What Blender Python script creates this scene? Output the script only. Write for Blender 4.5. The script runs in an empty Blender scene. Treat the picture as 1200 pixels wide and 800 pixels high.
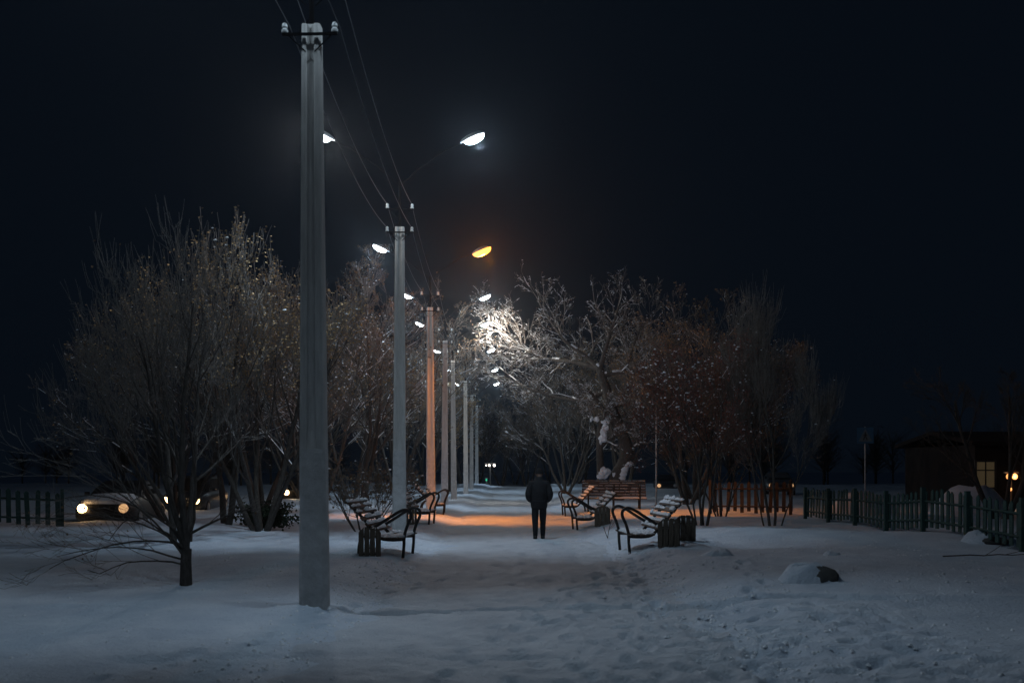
import bpy, bmesh, math, random
import numpy as np
from mathutils import Vector, Matrix
R = math.radians
sc = bpy.context.scene
COL = sc.collection

# ------------------------------------------------------------------ camera, sky, exposure
CH = 1.7
cd = bpy.data.cameras.new('camera'); cam = bpy.data.objects.new('camera', cd); COL.objects.link(cam)
cam.location = (0, 0, CH); cam.rotation_euler = (R(90), 0, 0)
cd.lens = 35.0; cd.sensor_width = 36.0; cd.shift_y = 152 / 1200.0
cd.clip_start = 0.1; cd.clip_end = 3000
cd.dof.use_dof = True; cd.dof.focus_distance = 27.0; cd.dof.aperture_fstop = 2.0
sc.camera = cam
w = bpy.data.worlds.new('World'); sc.world = w; w.use_nodes = True
wn = w.node_tree.nodes; wl = w.node_tree.links
bg = wn['Background']
bg.inputs['Color'].default_value = (0.25, 0.47, 0.86, 1)
bg.inputs['Strength'].default_value = 0.0068
sc.view_settings.view_transform = 'Standard'; sc.view_settings.look = 'None'
sc.view_settings.exposure = 0.12; sc.view_settings.gamma = 1.0
sc.view_settings.use_curve_mapping = False
sc.render.engine = 'CYCLES'
sc.cycles.use_denoising = True
sc.cycles.max_bounces = 5; sc.cycles.diffuse_bounces = 2; sc.cycles.volume_bounces = 0
sc.cycles.transparent_max_bounces = 4
sc.cycles.sample_clamp_indirect = 2.0

LED = (0.62, 0.82, 1.0)
SODIUM = (1.0, 0.27, 0.01)
SPOT_W = 800.0      # downward beam of a street lamp
WIDE_W = 235.0       # its wide scatter
HAZE = 0.0004

FPX = 35.0 / 36.0 * 1200.0
def P(px, py, Y):
    return Vector(((px - 600) / FPX * Y, Y, CH + (552 - py) / FPX * Y))
def PX(px, Y):
    return (px - 600) / FPX * Y

# ------------------------------------------------------------------ materials
def mat(name, col, rough=0.8, col2=None, scale=8.0, bump=0.0, bscale=20.0, metal=0.0, detail=6, stretch=None, emis=None, estr=0.0, spec=0.4):
    m = bpy.data.materials.new(name); m.use_nodes = True
    n = m.node_tree.nodes; l = m.node_tree.links
    b = n['Principled BSDF']
    b.inputs['Base Color'].default_value = (*col, 1)
    b.inputs['Roughness'].default_value = rough
    b.inputs['Metallic'].default_value = metal
    b.inputs['Specular IOR Level'].default_value = spec
    tc = n.new('ShaderNodeTexCoord')
    src = tc.outputs['Object']
    if stretch:
        mp = n.new('ShaderNodeMapping'); mp.inputs['Scale'].default_value = stretch
        l.new(src, mp.inputs['Vector']); src = mp.outputs['Vector']
    if col2:
        t = n.new('ShaderNodeTexNoise'); t.inputs['Scale'].default_value = scale; t.inputs['Detail'].default_value = detail
        t.inputs['Roughness'].default_value = 0.65
        l.new(src, t.inputs['Vector'])
        r = n.new('ShaderNodeValToRGB')
        r.color_ramp.elements[0].position = 0.35; r.color_ramp.elements[1].position = 0.68
        r.color_ramp.elements[0].color = (*col, 1); r.color_ramp.elements[1].color = (*col2, 1)
        l.new(t.outputs['Fac'], r.inputs['Fac']); l.new(r.outputs['Color'], b.inputs['Base Color'])
    if bump:
        t2 = n.new('ShaderNodeTexNoise'); t2.inputs['Scale'].default_value = bscale; t2.inputs['Detail'].default_value = 8
        t2.inputs['Roughness'].default_value = 0.7
        l.new(src, t2.inputs['Vector'])
        bp = n.new('ShaderNodeBump'); bp.inputs['Strength'].default_value = 1.0; bp.inputs['Distance'].default_value = bump
        l.new(t2.outputs['Fac'], bp.inputs['Height']); l.new(bp.outputs['Normal'], b.inputs['Normal'])
    if emis:
        b.inputs['Emission Color'].default_value = (*emis, 1); b.inputs['Emission Strength'].default_value = estr
    return m

M = {}
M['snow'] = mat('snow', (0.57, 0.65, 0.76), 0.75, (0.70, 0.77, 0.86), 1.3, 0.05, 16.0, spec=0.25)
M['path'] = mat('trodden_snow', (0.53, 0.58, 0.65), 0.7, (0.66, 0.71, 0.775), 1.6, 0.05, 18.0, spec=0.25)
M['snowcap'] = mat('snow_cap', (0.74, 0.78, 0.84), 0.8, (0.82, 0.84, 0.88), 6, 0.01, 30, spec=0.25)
M['concrete'] = mat('concrete', (0.46, 0.445, 0.425), 0.9, (0.64, 0.62, 0.59), 4.0, 0.012, 60.0, stretch=(4, 4, 0.5))
M['limewash'] = mat('limewashed_concrete', (0.42, 0.41, 0.40), 0.9, (0.60, 0.59, 0.58), 6.0, 0.010, 50.0)
M['steel'] = mat('dark_steel', (0.05, 0.05, 0.052), 0.6, (0.09, 0.07, 0.06), 20, metal=0.3)
M['housing'] = mat('lamp_housing', (0.28, 0.29, 0.30), 0.5)
M['porcelain'] = mat('porcelain', (0.52, 0.53, 0.52), 0.3)
M['wire'] = mat('weathered_wire', (0.16, 0.16, 0.17), 0.6)
M['armblack'] = mat('matt_black_pipe', (0.004, 0.004, 0.005), 0.95, spec=0.05)
M['iron'] = mat('black_iron', (0.012, 0.013, 0.015), 0.55, (0.03, 0.025, 0.022), 30)
M['slat'] = mat('bench_wood', (0.055, 0.040, 0.032), 0.75, (0.12, 0.085, 0.062), 9, 0.003, 60, stretch=(6, 0.6, 6))
M['slatx'] = mat('bench_wood_pale', (0.07, 0.057, 0.054), 0.75, (0.12, 0.10, 0.094), 9, 0.003, 60, stretch=(0.6, 6, 6))
M['binwood'] = mat('bin_plank', (0.075, 0.062, 0.048), 0.85, (0.14, 0.115, 0.09), 7, 0.004, 60, stretch=(6, 6, 0.8))
M['bark'] = mat('bark', (0.045, 0.038, 0.033), 0.95, (0.11, 0.098, 0.088), 9, 0.012, 22, stretch=(3, 3, 0.8))
M['twig'] = mat('twig_bark', (0.12, 0.107, 0.098), 0.9, (0.22, 0.198, 0.18), 5)
M['twigred'] = mat('reddish_twig_bark', (0.10, 0.066, 0.056), 0.9, (0.16, 0.108, 0.092), 5)
M['dryleaf'] = mat('dry_leaf', (0.30, 0.18, 0.075), 0.8, (0.50, 0.34, 0.17), 2.5)
M['brownleaf'] = mat('brown_leaf', (0.10, 0.060, 0.035), 0.85, (0.22, 0.14, 0.075), 2.0)
M['berry'] = mat('berry', (0.16, 0.03, 0.02), 0.5, (0.25, 0.06, 0.03), 6)
M['needle'] = mat('conifer_needle', (0.018, 0.035, 0.022), 0.85, (0.04, 0.06, 0.035), 5)
M['fence'] = mat('green_fence_paint', (0.016, 0.05, 0.047), 0.75, (0.032, 0.08, 0.073), 6, 0.003, 50)
M['fencebrown'] = mat('brown_fence_paint', (0.03, 0.024, 0.022), 0.75, (0.055, 0.042, 0.036), 6, 0.003, 50)
M['cloth'] = mat('black_padded_cloth', (0.008, 0.009, 0.012), 0.85, (0.014, 0.015, 0.019), 12, 0.01, 18)
M['trouser'] = mat('dark_trouser_cloth', (0.007, 0.008, 0.011), 0.9, (0.012, 0.013, 0.017), 14, 0.006, 25)
M['skin'] = mat('skin', (0.45, 0.28, 0.21), 0.55)
M['boot'] = mat('black_boot', (0.006, 0.006, 0.007), 0.5)
M['knit'] = mat('black_knit', (0.009, 0.010, 0.013), 0.95, bump=0.006, bscale=90)
M['rock'] = mat('dark_stone', (0.05, 0.05, 0.052), 0.9, (0.10, 0.095, 0.09), 6, 0.02, 12)
M['carwhite'] = mat('pale_car_paint', (0.022, 0.023, 0.025), 0.5)
M['cardark'] = mat('dark_car_paint', (0.03, 0.033, 0.04), 0.3)
M['cargrey'] = mat('grey_car_paint', (0.11, 0.12, 0.13), 0.3)
M['glass'] = mat('car_glass', (0.01, 0.012, 0.014), 0.08)
M['tyre'] = mat('tyre_rubber', (0.012, 0.012, 0.012), 0.85)
M['rim'] = mat('rim_alloy', (0.25, 0.25, 0.26), 0.4, metal=0.7)
M['plastic'] = mat('black_plastic', (0.015, 0.015, 0.016), 0.6)
M['led_lens'] = mat('lit_white_lens', (0.8, 0.8, 0.8), 0.4, emis=(0.86, 0.95, 1.0), estr=16)
M['sodium_lens'] = mat('lit_orange_lens', (0.8, 0.7, 0.5), 0.4, emis=(1.0, 0.34, 0.05), estr=3.2)
M['head_lens'] = mat('lit_headlight', (0.8, 0.7, 0.6), 0.3, emis=(1.0, 0.58, 0.24), estr=12.0)
M['head_dim'] = mat('dim_headlight', (0.8, 0.7, 0.6), 0.3, emis=(1.0, 0.55, 0.24), estr=0.6)
M['head_off'] = mat('unlit_headlight', (0.35, 0.36, 0.38), 0.15)
M['globe'] = mat('lit_amber_globe', (0.8, 0.6, 0.4), 0.4, emis=(1.0, 0.38, 0.10), estr=1.5)
M['white_globe'] = mat('lit_far_globe', (0.8, 0.8, 0.8), 0.4, emis=(1.0, 0.90, 0.78), estr=5)
M['green_lens'] = mat('lit_green_lens', (0.1, 0.5, 0.3), 0.4, emis=(0.05, 0.9, 0.45), estr=0.6)
M['housewall'] = mat('brown_house_wall', (0.014, 0.010, 0.009), 0.9, (0.024, 0.017, 0.015), 3, 0.004, 30)
M['trim'] = mat('window_trim', (0.06, 0.055, 0.05), 0.7)
M['litpane'] = mat('lit_window_pane', (0.5, 0.4, 0.2), 0.3, emis=(1.0, 0.72, 0.38), estr=0.022)
M['signblue'] = mat('sign_blue', (0.02, 0.09, 0.18), 0.5)
M['signwhite'] = mat('sign_white', (0.10, 0.14, 0.17), 0.5)
M['signblack'] = mat('sign_black', (0.01, 0.01, 0.01), 0.5)
M['greymetal'] = mat('galvanised_post', (0.30, 0.31, 0.32), 0.55, (0.38, 0.39, 0.40), 12)

# ------------------------------------------------------------------ builders
class MB:
    """collects shapes and links them as ONE mesh object"""
    def __init__(s): s.v = []; s.f = []; s.m = []; s.mi = 0
    def face(s, idx): s.f.append(tuple(idx)); s.m.append(s.mi)
    def box(s, c, size, rot=None, taper=1.0, bev=0.0):
        hx, hy, hz = size[0] / 2, size[1] / 2, size[2] / 2
        b = len(s.v); c = Vector(c)
        for k in (-1, 1):
            t = taper if k > 0 else 1.0
            for (i, j) in ((-1, -1), (1, -1), (1, 1), (-1, 1)):
                p = Vector((i * hx * t, j * hy * t, k * hz))
                if rot: p = rot @ p
                s.v.append(tuple(p + c))
        for q in ((0, 3, 2, 1), (4, 5, 6, 7), (0, 1, 5, 4), (1, 2, 6, 5), (2, 3, 7, 6), (3, 0, 4, 7)):
            s.face([b + i for i in q])
        return s
    def loft(s, rings, cap=True):
        b = len(s.v); n = len(rings[0])
        for r in rings: s.v += [tuple(p) for p in r]
        for i in range(len(rings) - 1):
            for j in range(n):
                k = (j + 1) % n
                s.face((b + i * n + j, b + i * n + k, b + (i + 1) * n + k, b + (i + 1) * n + j))
        if cap:
            s.face([b + j for j in reversed(range(n))])
            e = b + (len(rings) - 1) * n
            s.face([e + j for j in range(n)])
        return s
    def tube(s, pts, rad, n=8, flat=1.0):
        pts = [Vector(p) for p in pts]
        if not hasattr(rad, '__len__'): rad = [rad] * len(pts)
        rings = []; prev = None
        for i, p in enumerate(pts):
            t = (pts[min(i + 1, len(pts) - 1)] - pts[max(i - 1, 0)]).normalized()
            if prev is None:
                a = Vector((0, 0, 1)) if abs(t.z) < 0.9 else Vector((1, 0, 0))
                u = t.cross(a).normalized()
            else:
                u = (prev - t * prev.dot(t)).normalized()
            prev = u; vv = t.cross(u)
            rings.append([p + (u * math.cos(2 * math.pi * k / n) + vv * math.sin(2 * math.pi * k / n) * flat) * rad[i] for k in range(n)])
        return s.loft(rings)
    def lathe(s, prof, c=(0, 0, 0), n=12, rot=None):
        rings = []
        c = Vector(c)
        for (r, z) in prof:
            ring = []
            for k in range(n):
                p = Vector((r * math.cos(2 * math.pi * k / n), r * math.sin(2 * math.pi * k / n), z))
                if rot: p = rot @ p
                ring.append(p + c)
            rings.append(ring)
        return s.loft(rings)
    def blob(s, c, size, rng, n=10, m=6, jit=0.15, zmin=-0.6):
        rings = []; c = Vector(c)
        for i in range(m):
            ph = -math.pi / 2 + math.pi * (i + 0.35) / (m - 0.3)
            rr = math.cos(ph); zz = max(math.sin(ph), zmin)
            rings.append([c + Vector((size[0] * rr * math.cos(2 * math.pi * k / n), size[1] * rr * math.sin(2 * math.pi * k / n), size[2] * zz)) * (1 + rng.uniform(-jit, jit)) for k in range(n)])
        return s.loft(rings)
    def mesh(s, name, mats, smooth=False):
        me = bpy.data.meshes.new(name)
        me.from_pydata(s.v, [], s.f)
        if not isinstance(mats, (list, tuple)): mats = [mats]
        for m in mats: me.materials.append(M[m] if isinstance(m, str) else m)
        if len(mats) > 1: me.polygons.foreach_set('material_index', s.m)
        bm = bmesh.new(); bm.from_mesh(me); bmesh.ops.recalc_face_normals(bm, faces=bm.faces); bm.to_mesh(me); bm.free()
        if smooth:
            me.polygons.foreach_set('use_smooth', [True] * len(me.polygons))
            try: me.set_sharp_from_angle(angle=R(smooth if smooth is not True else 50))
            except Exception: pass
        me.update()
        return me

def link(name, me, parent=None, loc=None, rot=None, scale=None):
    o = bpy.data.objects.new(name, me); COL.objects.link(o)
    if parent is not None: o.parent = parent
    if loc is not None: o.location = loc
    if rot is not None: o.rotation_euler = rot
    if scale is not None: o.scale = scale
    return o
def thing(name, label, cat, loc=(0, 0, 0), rz=0.0, group=None):
    o = link(name, None, None, loc, (0, 0, rz)); o.empty_display_size = 0.3
    return tag(o, label, cat, group)
def tag(o, label, cat, group=None, kind=None):
    o['label'] = label; o['category'] = cat
    if group: o['group'] = group
    if kind: o['kind'] = kind
    return o

# ------------------------------------------------------------------ ground heights
_rs = np.random.RandomState(5)
_lat = _rs.rand(256, 256)
def vnoise(x, y):
    x = np.asarray(x, float); y = np.asarray(y, float)
    xi = np.floor(x).astype(int); yi = np.floor(y).astype(int)
    fx = x - xi; fy = y - yi
    fx = fx * fx * (3 - 2 * fx); fy = fy * fy * (3 - 2 * fy)
    a = _lat[xi & 255, yi & 255]; b = _lat[(xi + 1) & 255, yi & 255]
    c = _lat[xi & 255, (yi + 1) & 255]; d = _lat[(xi + 1) & 255, (yi + 1) & 255]
    return (a * (1 - fx) + b * fx) * (1 - fy) + (c * (1 - fx) + d * fx) * fy - 0.5
def sst(a, b, x):
    t = np.clip((x - a) / (b - a), 0, 1); return t * t * (3 - 2 * t)
POLES = [(-2.30, 11.6, 6.88, 0.0), (-2.66, 23.5, 7.45, 0.2), (-2.85, 35.0, 7.45, 0.0), (-3.05, 45.0, 7.60, 0.0), (-3.15, 54.0, 7.7, 0.0),
         (-2.96, 64.0, 7.5, 0.0), (-3.10, 76.0, 7.5, 0.0), (-3.12, 88.0, 7.5, 0.0)]
def hgt(x, y):
    x = np.asarray(x, float); y = np.asarray(y, float)
    wob = vnoise(y * 0.22 + 3.1, 7.7 + 0 * y) * 0.9
    near = sst(9.5, 15.0, y)
    bank = sst(1.8, 3.1, x + wob * 0.6) * (0.10 + 0.14 * near) + sst(1.7, 2.7, -x + wob * 0.5) * (0.04 + 0.12 * near)
    h = bank
    h = h + vnoise(x * 0.35, y * 0.3) * 0.13 * (0.35 + 0.65 * sst(2.0, 4.5, np.abs(x)))
    h = h + vnoise(x * 0.9 + 11, y * 0.8 + 4) * 0.07
    h = h + vnoise(x * 2.3 + 5, y * 2.0 + 9) * 0.035
    h = h + vnoise(x * 6.1 + 5, y * 5.3 + 2) * (0.016 + 0.016 * (1 - sst(1.6, 2.6, np.abs(x)))) + vnoise(x * 13.1 + 5, y * 11.3 + 2) * 0.012 * (1 - sst(16, 24, y))
    # trampled lumps at the near right and on the path
    tr = sst(0.2, 1.4, x) * (1 - sst(3.2, 5.5, x)) * sst(7.0, 8.5, y) * (1 - sst(11.0, 13.0, y))
    lump = np.maximum(vnoise(x * 4.3 + 31, y * 3.6 + 17), -0.08)
    h = h - tr * np.maximum(0, vnoise(x * 5.4 + 31, y * 4.6 + 17) - 0.10) * 0.22 + tr * vnoise(x * 9.7 + 3, y * 8.9 + 7) * 0.03 + tr * lump * 0.03
    tp = (1 - sst(1.4, 2.4, np.abs(x))) * sst(13, 15, y)
    h = h - tp * np.maximum(0, vnoise(x * 3.9 + 1, y * 2.4 + 47) - 0.1) * 0.10
    # ruts crossing in front of the nearest pole
    yc = 12.0 + 0.18 * np.sin(x * 0.9) + vnoise(x * 0.8, 0 * x + 3) * 0.35
    m = np.maximum(0, vnoise(x * 0.55 + 8, 0 * x + 1) + 0.28)
    h = h - 0.15 * m * np.exp(-((y - yc) / 0.07) ** 2) * (x > -9) + 0.025 * np.exp(-((y - yc - 0.2) / 0.16) ** 2)
    yc2 = 8.9 + 0.2 * np.sin(x * 0.7 + 1) + vnoise(x * 0.6 + 4, 0 * x + 13) * 0.5
    m2 = np.maximum(0, vnoise(x * 0.7 + 18, 0 * x + 5) + 0.15)
    h = h - 0.12 * m2 * np.exp(-((y - yc2) / 0.12) ** 2) * (1 - sst(0.5, 2.5, x))
    # ridges along the back of the left clearing and by the right fence
    h = h + 0.16 * np.exp(-((y - 25.5 - 0.6 * np.sin(x * 0.5)) / 1.3) ** 2) * sst(5.0, 8.0, -x)
    h = h + 0.12 * np.exp(-((y - 22.0 + 0.25 * (x - 8)) / 1.6) ** 2) * sst(4.0, 6.5, x)
    # the far end of the path humps up
    h = h + 0.35 * np.exp(-((y - 84) / 9.0) ** 2) * (np.abs(x) < 400) + vnoise(x * 0.5, y * 0.4 + 60) * 0.25 * sst(50, 70, y)
    for (px_, py_, _, _) in POLES:
        r2 = (x - px_) ** 2 + (y - py_) ** 2
        h = h + 0.07 * np.exp(-r2 / 0.16)
    return h
def H(x, y): return float(hgt(np.array([x]), np.array([y]))[0])

_fr = random.Random(12); PRINTS = []
def trail(x, y, hd, n, step=0.62):
    for k in range(n):
        sd = 0.09 if k % 2 else -0.09
        PRINTS.append((x + math.cos(hd) * sd, y - math.sin(hd) * sd, hd + _fr.gauss(0, 0.12), _fr.uniform(0.03, 0.06)))
        hd += _fr.gauss(0, 0.05); x += math.sin(hd) * step * _fr.uniform(0.85, 1.1); y += math.cos(hd) * step * _fr.uniform(0.85, 1.1)
trail(0.5, 6.5, 0.02, 40); trail(-0.6, 7.0, 0.05, 44); trail(1.2, 6.4, -0.05, 36); trail(0.1, 8.0, -0.02, 50); trail(1.9, 6.6, 0.18, 18); trail(2.6, 6.8, -0.25, 14); trail(3.6, 7.4, -0.5, 12); trail(-3.6, 6.6, 0.4, 16)
for _ in range(46): PRINTS.append((_fr.uniform(0.3, 4.2), _fr.uniform(7.2, 11.5), _fr.uniform(-3, 3), _fr.uniform(0.02, 0.045)))
def stamp(X, Y, Z):
    rows = Y[:, 0]
    for (px_, py_, hd, dp) in PRINTS:
        a, b = np.searchsorted(rows, (py_ - 0.4, py_ + 0.4))
        if b <= a: continue
        dx = X[a:b] - px_; dy = Y[a:b] - py_
        u = dx * math.cos(hd) - dy * math.sin(hd); v = dx * math.sin(hd) + dy * math.cos(hd)
        q = (u / 0.075) ** 2 + (v / 0.16) ** 2
        Z[a:b] += -dp * np.exp(-q ** 2) + dp * 0.35 * np.exp(-((np.sqrt(q) - 1.45) / 0.3) ** 2)
    return Z
def sheet(name, xs, ys, mname, dz=0.0, mask=None):
    X, Y = np.meshgrid(xs, ys)
    Z = stamp(X, Y, hgt(X, Y) + dz)
    nx, ny = len(xs), len(ys)
    v = np.stack([X, Y, Z], -1).reshape(-1, 3)
    i = np.arange(ny - 1)[:, None] * nx + np.arange(nx - 1)[None, :]
    q = np.stack([i, i + 1, i + 1 + nx, i + nx], -1).reshape(-1, 4)
    me = bpy.data.meshes.new(name)
    me.vertices.add(len(v)); me.vertices.foreach_set('co', v.ravel())
    me.loops.add(len(q) * 4); me.loops.foreach_set('vertex_index', q.ravel().astype(np.int32))
    me.polygons.add(len(q)); me.polygons.foreach_set('loop_start', np.arange(0, len(q) * 4, 4, dtype=np.int32))
    me.polygons.foreach_set('use_smooth', np.ones(len(q), bool))
    me.materials.append(M[mname]); me.update(calc_edges=True); me.validate()
    return me
def spaced(a, b, k, s0):
    out = [a]
    while out[-1] < b: out.append(out[-1] + max(s0, abs(out[-1]) * k))
    return out
ys = list(np.arange(-14, 6, 1.0)) + spaced(6.0, 150, 0.0048, 0.03) + [170, 200, 260, 400, 700, 1400]
xr = list(np.arange(0, 4.5, 0.045)) + spaced(4.5, 30, 0.022, 0.1) + [40, 60, 100, 200, 500, 1400]
xs = [-a for a in xr[:0:-1]] + xr
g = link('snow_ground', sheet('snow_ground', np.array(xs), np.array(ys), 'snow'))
g['kind'] = 'structure'
ysp = [y for y in ys if 4 < y < 140]
wp = 25
def path_mesh():
    Yc = np.array(ysp)
    lft = -2.1 + vnoise(Yc * 0.5, 0 * Yc + 2) * 0.7 - 0.5 * (1 - sst(9, 14, Yc)); rgt = 2.2 + vnoise(Yc * 0.45 + 9, 0 * Yc + 6) * 0.7 + 0.6 * (1 - sst(9, 14, Yc))
    t = np.linspace(0, 1, 100)
    X = lft[:, None] * (1 - t) + rgt[:, None] * t; Y = np.repeat(Yc[:, None], 100, 1)
    Z = hgt(X, Y) + 0.014 - 0.06 * sst(0.34, 0.5, np.abs(t - 0.5)) ** 1.5 + 0.05 * vnoise(X * 1.7 + 3, Y * 1.5) * sst(0.2, 0.4, np.abs(t - 0.5)) + 0.03 * vnoise(X * 5, Y * 4) * sst(0.25, 0.4, np.abs(t - 0.5)) - 0.03 * (np.abs(t - 0.5) > 0.49)
    Z = stamp(X, Y, Z)
    ny, nx = X.shape
    v = np.stack([X, Y, Z], -1).reshape(-1, 3)
    i = np.arange(ny - 1)[:, None] * nx + np.arange(nx - 1)[None, :]
    q = np.stack([i, i + 1, i + 1 + nx, i + nx], -1).reshape(-1, 4)
    me = bpy.data.meshes.new('path'); me.from_pydata(v.tolist(), [], q.tolist())
    me.polygons.foreach_set('use_smooth', [True] * len(q)); me.materials.append(M['path']); me.update()
    return me
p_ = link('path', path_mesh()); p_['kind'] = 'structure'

# ------------------------------------------------------------------ lamp poles
def ring_plain(w_, d_, z, ch=0.05):
    a, b = w_ / 2, d_ / 2; c = ch
    return [(-a + c, -b, z), (a - c, -b, z), (a, -b + c, z), (a, b - c, z), (a - c, b, z), (-a + c, b, z), (-a, b - c, z), (-a, -b + c, z)]
def ring_groove(w_, d_, z, gd=0.06):
    a, b = w_ / 2, d_ / 2; c = 0.018; g1, g2 = -a * 0.42, a * 0.30
    return [(-a + c, -b, z), (g1 - 0.012, -b, z), (g1, -b + gd, z), (g2, -b + gd, z), (g2 + 0.012, -b, z), (a - c, -b, z), (a, -b + c, z), (a, b - c, z), (a - c, b, z),
            (-g1 + 0.012, b, z), (-g1, b - gd, z), (-g2, b - gd, z), (-g2 - 0.012, b, z), (-a + c, b, z), (-a, b - c, z), (-a, -b + c, z)]
m = MB(); m.loft([ring_groove(0.292, 0.21, 1.95, 0.004), ring_groove(0.288, 0.208, 2.2, 0.014), ring_groove(0.25, 0.19, 4.8, 0.018), ring_groove(0.212, 0.17, 7.2, 0.026)])
ME_SHAFT = m.mesh('shaft', 'concrete')
m = MB(); m.loft([ring_plain(0.345, 0.24, -0.5), ring_plain(0.332, 0.235, 0.1), ring_plain(0.316, 0.226, 1.0, 0.045), ring_plain(0.299, 0.217, 2.0, 0.03)])
ME_BASE = m.mesh('base_section', 'limewash')
m = MB()
m.tube([(0, -0.02, 6.6), (0, -0.02, 8.3)], 0.032, 8)
m.tube([(0.0, -0.02, 6.9), (-0.16, 0.05, 7.15), (-0.05, 0.05, 7.3)], 0.012, 5)
ME_MAST = m.mesh('mast', 'armblack', 40)
def crossarm(z):
    m = MB()
    yy = -0.115 if z < 7.3 else -0.045
    m.box((0, yy, z), (0.64, 0.022, 0.03))
    for s in (-1, 1):
        m.tube([(0.29 * s, yy, z), (0.29 * s, yy, z + 0.07)], 0.010, 6)
        m.tube([(0.25 * s, yy + 0.005, z - 0.01), (0.05 * s, yy + 0.01, z - 0.2)], 0.008, 5)
    return m.mesh('crossarm', 'armblack', 40)
ME_CROSS = [crossarm(7.06), crossarm(7.62)]
m = MB(); m.lathe([(0.02, 0), (0.055, 0.0), (0.06, 0.03), (0.045, 0.05), (0.035, 0.065), (0.05, 0.08), (0.05, 0.11), (0.035, 0.14), (0.012, 0.15)], n=10)
ME_INS = m.mesh('insulator', 'porcelain', 40)
LX, LY, LZ = 1.70, -0.85, 9.06     # lamp head, relative to the pole foot
def arm_mesh(s):
    m = MB()
    m.tube([(0.0, -0.02, 8.0), (0.03 * s, -0.02, 8.2), (0.5 * s, -0.26, 8.55), (1.05 * s, -0.56, 8.85), (1.49 * s, LY + 0.03, LZ - 0.10)], 0.015, 6)
    return m.mesh('lamp_arm', 'armblack', 40)
ME_ARM = {1: arm_mesh(1), -1: arm_mesh(-1)}
TILT = R(24)
def head_mesh():
    m = MB(); rings = []
    for t, wy, zt in ((0.0, 0.03, 0.03), (0.06, 0.06, 0.06), (0.16, 0.10, 0.09), (0.32, 0.13, 0.11), (0.48, 0.11, 0.09), (0.58, 0.06, 0.05), (0.61, 0.02, 0.02)):
        x = -0.30 + t
        rings.append([(x, wy * math.cos(a), zt * max(math.sin(a), -0.12)) for a in [2 * math.pi * k / 12 for k in range(12)]])
    m.loft(rings)
    return m.mesh('lamp_head', 'housing', 50)
def lens_mesh(mn):
    m = MB(); rings = []
    for zz, k in ((-0.012, 1.0), (-0.05, 0.93), (-0.085, 0.72), (-0.10, 0.4)):
        rings.append([(0.03 + 0.25 * k * math.cos(a), 0.125 * k * math.sin(a), zz * 1.25) for a in [2 * math.pi * j / 16 for j in range(16)]])
    m.loft(rings)
    return m.mesh('lens', mn, 60)
ME_HEAD = head_mesh(); ME_LENS = {'led': lens_mesh('led_lens'), 'sodium': lens_mesh('sodium_lens')}
def light_data(kind):
    colr = {'led': LED, 'sodium': SODIUM, 'warm': (1.0, 0.92, 0.80)}[kind]
    kk = 13.0 if kind == 'sodium' else 1.0
    s = bpy.data.lights.new('lamp_beam_' + kind, 'SPOT'); s.energy = SPOT_W * kk; s.color = colr
    s.spot_size = R(52) if kind == 'sodium' else R(58); s.spot_blend = 1.0; s.shadow_soft_size = 0.14
    a = bpy.data.lights.new('lamp_scatter_' + kind, 'POINT'); a.shadow_soft_size = 0.12; a.energy = WIDE_W * {'led': 1.0, 'sodium': 2.2, 'warm': 4.2}[kind]; a.color = colr
    # the bowl throws its scatter sideways, little of it straight down
    a.use_nodes = True; n = a.node_tree.nodes; l = a.node_tree.links; em = n['Emission']
    ge = n.new('ShaderNodeNewGeometry'); sx = n.new('ShaderNodeSeparateXYZ'); ab = n.new('ShaderNodeMath'); ab.operation = 'ABSOLUTE'
    mr = n.new('ShaderNodeMapRange'); mr.interpolation_type = 'SMOOTHSTEP'
    mr.inputs['From Min'].default_value = 0.45; mr.inputs['From Max'].default_value = 0.93; mr.inputs['To Min'].default_value = 1.0; mr.inputs['To Max'].default_value = 0.2
    l.new(ge.outputs['Incoming'], sx.inputs[0]); l.new(sx.outputs['Z'], ab.inputs[0]); l.new(ab.outputs[0], mr.inputs['Value']); l.new(mr.outputs['Result'], em.inputs['Strength'])
    return s, a
LD = {'led': light_data('led'), 'sodium': light_data('sodium'), 'warm': light_data('warm')}
LD['first'] = LD['led'][0].copy(); LD['first'].energy = SPOT_W * 0.5   # nearest pole's beam, dimmed to keep the foreground dark
LD['clear'] = LD['led'][1].copy(); LD['clear'].energy = WIDE_W * 1.45; LD['clear'].color = (0.92, 0.94, 0.95)   # scatter raised and whitened to brighten the golden treetop
plabels = ['nearest and tallest concrete lamp pole with limewashed lower section, left foreground',
           'second concrete lamp pole from the front, rising behind the left front bench',
           'concrete lamp pole third from the front, lit orange along its right side',
           'fourth concrete lamp pole from the front, just right of the orange lit pole',
           'fifth concrete lamp pole from the front, slim against the fourth',
           'sixth concrete lamp pole from the front, in shade beside the path',
           'seventh concrete lamp pole from the front, thin and pale',
           'farthest concrete lamp pole of the row, at the path end']
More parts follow.
